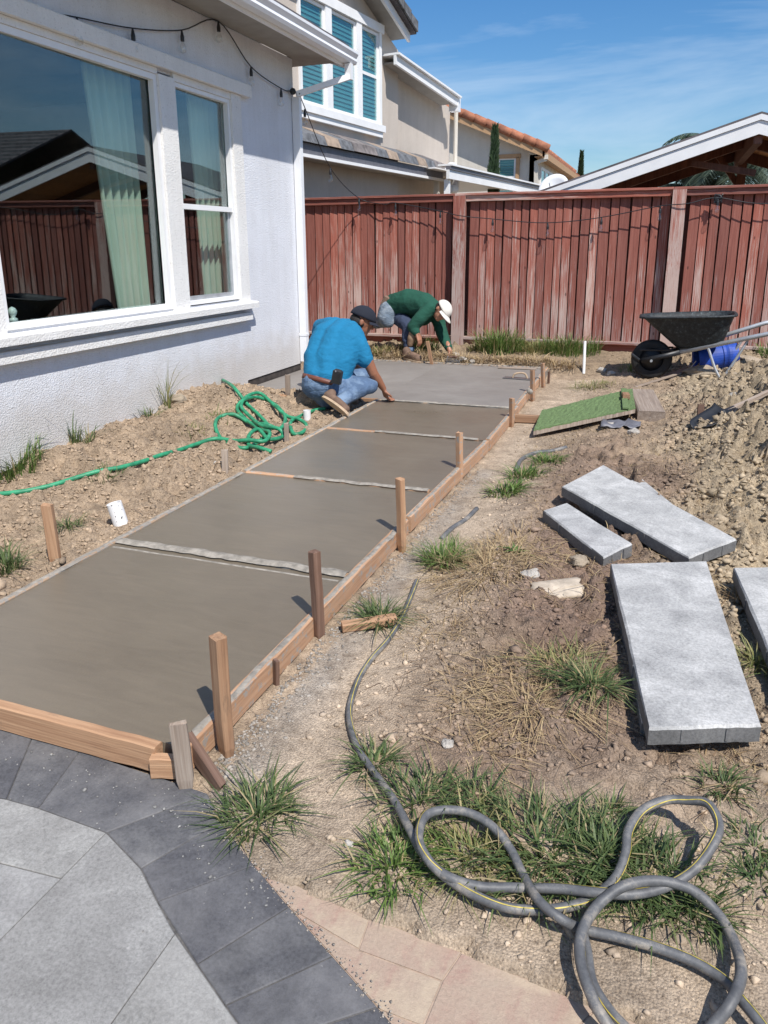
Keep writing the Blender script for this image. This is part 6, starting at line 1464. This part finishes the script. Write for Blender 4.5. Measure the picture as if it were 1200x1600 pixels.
# --- man in blue
m1 = thing('person', 'crouching man in turquoise polo shirt, jeans and dark cap, one hand on the board', 'person', V((-2.9, 6.1, -.05)))
hd = Jt(566, 500, 6.62); f1_ = V((.74, .44, -.40)); u1_ = V((.32, .25, .92))
bd = MB(); head(bd, hd, f1_, u1_, 1.06)
nk = Jt(547, 516, 6.56); chain(bd, [(hd - V((.02, .0, .05)), .058), (nk, .066), (Jt(552, 524, 6.46), .06), (Jt(566, 545, 6.40), .05)])
el, wrs = Jt(583, 583, 6.42), Jt(599, 607, 6.52); chain(bd, [(Jt(566, 545, 6.40), .055), (Jt(575, 565, 6.40), .052), (el, .046), (lerp(el, wrs, .4), .043), (wrs, .029)])
hand(bd, wrs, V((.15, .35, -.9)), V((.55, .6, -.1)), .95, 1.08)
le, lw = Jt(500, 520, 6.85), Jt(560, 575, 6.9); chain(bd, [(nk, .06), (Jt(518, 514, 6.68), .055), (le, .045), (lw, .03)]); hand(bd, lw, V((.8, .2, -.4)), V((.2, .1, -1)), .6, 1.0, False)
melt('body', bd, 'skin', m1, .0065, 3)
sh = MB()
chain(sh, [(Jt(497, 586, 6.20), .135), (Jt(500, 560, 6.33), .155), (Jt(511, 528, 6.48), .150), (Jt(524, 513, 6.56), .105)])
chain(sh, [(Jt(527, 592, 6.24), .120), (Jt(532, 565, 6.30), .150), (Jt(545, 533, 6.40), .140), (Jt(548, 517, 6.48), .095)])
chain(sh, [(Jt(512, 575, 6.45), .16), (Jt(530, 545, 6.62), .15)]); chain(sh, [(Jt(513, 588, 6.20), .135), (Jt(517, 560, 6.30), .160), (Jt(529, 530, 6.42), .150), (Jt(536, 515, 6.50), .105)])
chain(sh, [(Jt(552, 520, 6.42), .090), (Jt(562, 540, 6.40), .084), (Jt(571, 562, 6.40), .080)])
chain(sh, [(Jt(516, 510, 6.70), .090), (Jt(500, 511, 6.84), .078), (Jt(497, 519, 6.88), .070)])
chain(sh, [(Jt(536, 512, 6.54), .085), (Jt(547, 509, 6.57), .068)])
melt('polo_shirt', sh, 'shirt_blue', m1, .011, 14, wr=.005, wf=5)
cl = MB(); cl.lathe(Jt(550, 509, 6.57), [(.068, -.02), (.070, .0), (.066, .03), (.062, .03), (.062, -.02)], (V((.35, .3, .85))), 20); obj('collar', cl, 'shirt_blue', m1, smooth=True)
jn = MB()
chain(jn, [(Jt(496, 600, 6.18), .150), (Jt(522, 606, 6.20), .140), (Jt(512, 615, 6.25), .14)])
rk_, ra2 = Jt(578, 602, 6.42), Jt(527, 632, 5.98); chain(jn, [(Jt(522, 607, 6.18), .130), (Jt(550, 604, 6.30), .105), (rk_, .078)]); chain(jn, [(rk_, .078), (lerp(rk_, ra2, .45) + V((0, 0, .02)), .072), (ra2, .056)])
lk = Jt(566, 588, 6.80); la = Jt(540, 625, 6.45); chain(jn, [(Jt(510, 603, 6.40), .12), (lk, .080)]); chain(jn, [(lk, .078), (la, .055)])
melt('jeans', jn, 'jeans', m1, .011, 8, wr=.006, wf=9)
bl_ = MB(); bcen = (Jt(497, 588, 6.20) + Jt(527, 594, 6.24)) / 2; ringp = []
axb = V((.18, .30, .93)).normalized(); sb = V((.95, .15, -.2)); sb = (sb - axb * sb.dot(axb)).normalized(); tb_ = axb.cross(sb)
for z in (-.024, .020):
    for k in range(32): a = 2 * PI * k / 32; bl_.v.append(tuple(bcen + axb * z - axb * .035 + sb * math.cos(a) * .232 + tb_ * math.sin(a) * .168))
bl_.f = [(k, (k + 1) % 32, (k + 1) % 32 + 32, k + 32) for k in range(32)]
bo = obj('belt', bl_, 'belt', m1, smooth=True); bo.modifiers.new('s', 'SOLIDIFY').thickness = .006
ph = Jt(527, 588, 6.02); po = MB(); po.cbox(ph, (.082, .045, .13), .018, Matrix.Rotation(.2, 3, 'Y')); pk_ = obj('phone_pouch', po, 'black', m1); obj('snap', MB().sphere(ph + V((-.005, -.020, .045)), .009, 8, 6), 'steel', pk_)
cap(m1, hd + u1_.normalized() * .012, f1_, u1_, 1.10, 'cap_dark', .10, .09)
hr = MB(); rr2 = Matrix((f1_.normalized().cross(u1_).normalized(), f1_.normalized(), u1_.normalized())).transposed(); hr.sphere(hd - f1_.normalized() * .022 - u1_.normalized() * .022, .094 * 1.06, 16, 12, (.88, .95, .78), rr2); obj('hair', hr, 'hair', m1, smooth=True)
boot(m1, Jt(507, 622, 5.96), Jt(541, 646, 5.84), V((.5, .65, .45)), 'boot', 'sole', .9); boot(m1, Jt(535, 632, 6.42), Jt(560, 634, 6.55), V((0, 0, 1)), 'boot_tan')
# --- man in green
m2 = thing('person', 'bending man in a dark green sweatshirt and white cap, trowelling beside the fence post', 'person', V((-2.95, 9.25, 0)))
hd = Jt(692, 484, 9.30); f2_ = V((.50, -.42, -.72)); u2_ = V((.78, .05, .58))
bd = MB(); head(bd, hd, f2_, u2_, 1.05); chain(bd, [(hd - u2_.normalized() * .05, .056), (Jt(680, 482, 9.42), .066), (Jt(672, 484, 9.32), .055), (Jt(657, 497, 9.22), .05), (Jt(648, 512, 9.2), .04)]); chain(bd, [(Jt(680, 482, 9.42), .06), (Jt(684, 494, 9.60), .055), (Jt(693, 526, 9.52), .045), (Jt(700, 540, 9.4), .038)])
w1_ = Jt(652, 521, 9.16); chain(bd, [(Jt(648, 512, 9.2), .04), (w1_, .030)]); hand(bd, w1_, V((.35, -.1, -.8)), V((-.6, .3, -.2)), .75, 1.05)
w2_ = Jt(703, 549, 9.36); chain(bd, [(Jt(700, 540, 9.4), .038), (w2_, .030)]); hand(bd, w2_, V((.35, -.1, -.9)), V((-.7, .3, -.2)), 1.0, 1.05, False)
melt('body', bd, 'skin2', m2, .0065, 3)
sh = MB()
chain(sh, [(Jt(617, 476, 9.50), .150), (Jt(638, 471, 9.46), .165), (Jt(662, 476, 9.42), .155), (Jt(676, 480, 9.40), .110)])
chain(sh, [(Jt(622, 480, 9.75), .140), (Jt(645, 478, 9.72), .155), (Jt(668, 484, 9.66), .135)])
chain(sh, [(Jt(640, 484, 9.60), .14), (Jt(660, 492, 9.55), .14)])
chain(sh, [(Jt(672, 482, 9.30), .095), (Jt(657, 497, 9.22), .085), (Jt(645, 511, 9.20), .075), (Jt(650, 518, 9.17), .055)])
chain(sh, [(Jt(682, 492, 9.60), .095), (Jt(688, 512, 9.58), .082), (Jt(693, 527, 9.52), .074), (Jt(701, 544, 9.40), .052)])
melt('sweatshirt', sh, 'shirt_green', m2, .012, 10, wr=.007, wf=6)
jn = MB()
chain(jn, [(Jt(611, 480, 9.52), .140), (Jt(606, 488, 9.70), .135)])
chain(jn, [(Jt(608, 484, 9.46), .135), (Jt(603, 495, 9.42), .12), (Jt(607, 502, 9.40), .085)]); chain(jn, [(Jt(605, 502, 9.42), .080), (Jt(588, 507, 9.75), .058)])
melt('jeans', jn, 'jeans_grey', m2, .012, 8, wr=.005, wf=8)
jl = MB(); kn_ = Jt(638, 510, 9.30); chain(jl, [(Jt(616, 488, 9.62), .125), (kn_, .085)]); chain(jl, [(kn_, .083), (Jt(636, 530, 9.28), .068), (Jt(640, 550, 9.22), .056)])
melt('jeans_leg', jl, 'jeans_dark', m2, .012, 5, wr=.007, wf=12, label='shaded dark front leg of the jeans')
kp = MB(); chain(kp, [(Jt(645, 517, 9.20), .045), (Jt(643, 528, 9.20), .054), (Jt(641, 538, 9.21), .04)]); melt('knee_pad', kp, 'boot_tan', m2, .010, 4)
lc = MB(); lc.lathe(Jt(640, 548, 9.22), [(.06, 0), (.066, .02), (.06, .05)], (0, 0, 1), 16); obj('cuff', lc, 'jeans', m2, smooth=True)
cap(m2, hd + u2_.normalized() * .008, f2_, u2_, 1.06, 'cap_white')
hr = MB(); rr2 = Matrix((f2_.normalized().cross(u2_).normalized(), f2_.normalized(), u2_.normalized())).transposed(); hr.sphere(hd - f2_.normalized() * .022 - u2_.normalized() * .018, .092 * 1.05, 16, 12, (.88, .95, .76), rr2); obj('hair', hr, 'hair', m2, smooth=True)
boot(m2, Jt(634, 560, 9.16), Jt(658, 566, 9.02), V((0, 0, 1)), 'boot', 'sole', 1.15); boot(m2, Jt(590, 511, 9.78), Jt(567, 509, 9.84), V((0, .35, .9)), 'boot_tan', 'sole', 1.1)
bp = MB(); bp.cbox(Jt(604, 470, 9.42), (.10, .06, .12), .015, Matrix.Rotation(.5, 3, 'Y')); obj('tool_pouch', bp, 'boot', m2)
# trowel in his left hand
tp = Jt(707, 562, 9.12); tw_ = thing('trowel', "grey steel trowel in the hand of the man in green at the fence post", 'trowel', tp)
obj('blade', MB().cbox(tp + V((.0, .0, -.03)), (.17, .012, .10), .002, Matrix.Rotation(.35, 3, 'Y')), 'steel', tw_); obj('handle', MB().tube([tp + V((-.05, -.0, .035)), tp + V((.06, -.0, .035))], .014, 8), 'brown_wood', tw_)
# low stones / buried kerb by fence handled as rocks above
# hide nothing: drop the label of helper empties already covered by kind
for o in list(scene.objects):
    if o.type == 'EMPTY' and o.get('category') is None and 'category' in o.keys(): del o['category']
print('objects', len(scene.objects), 'tris', sum(len(o.data.polygons) for o in scene.objects if o.type == 'MESH'))
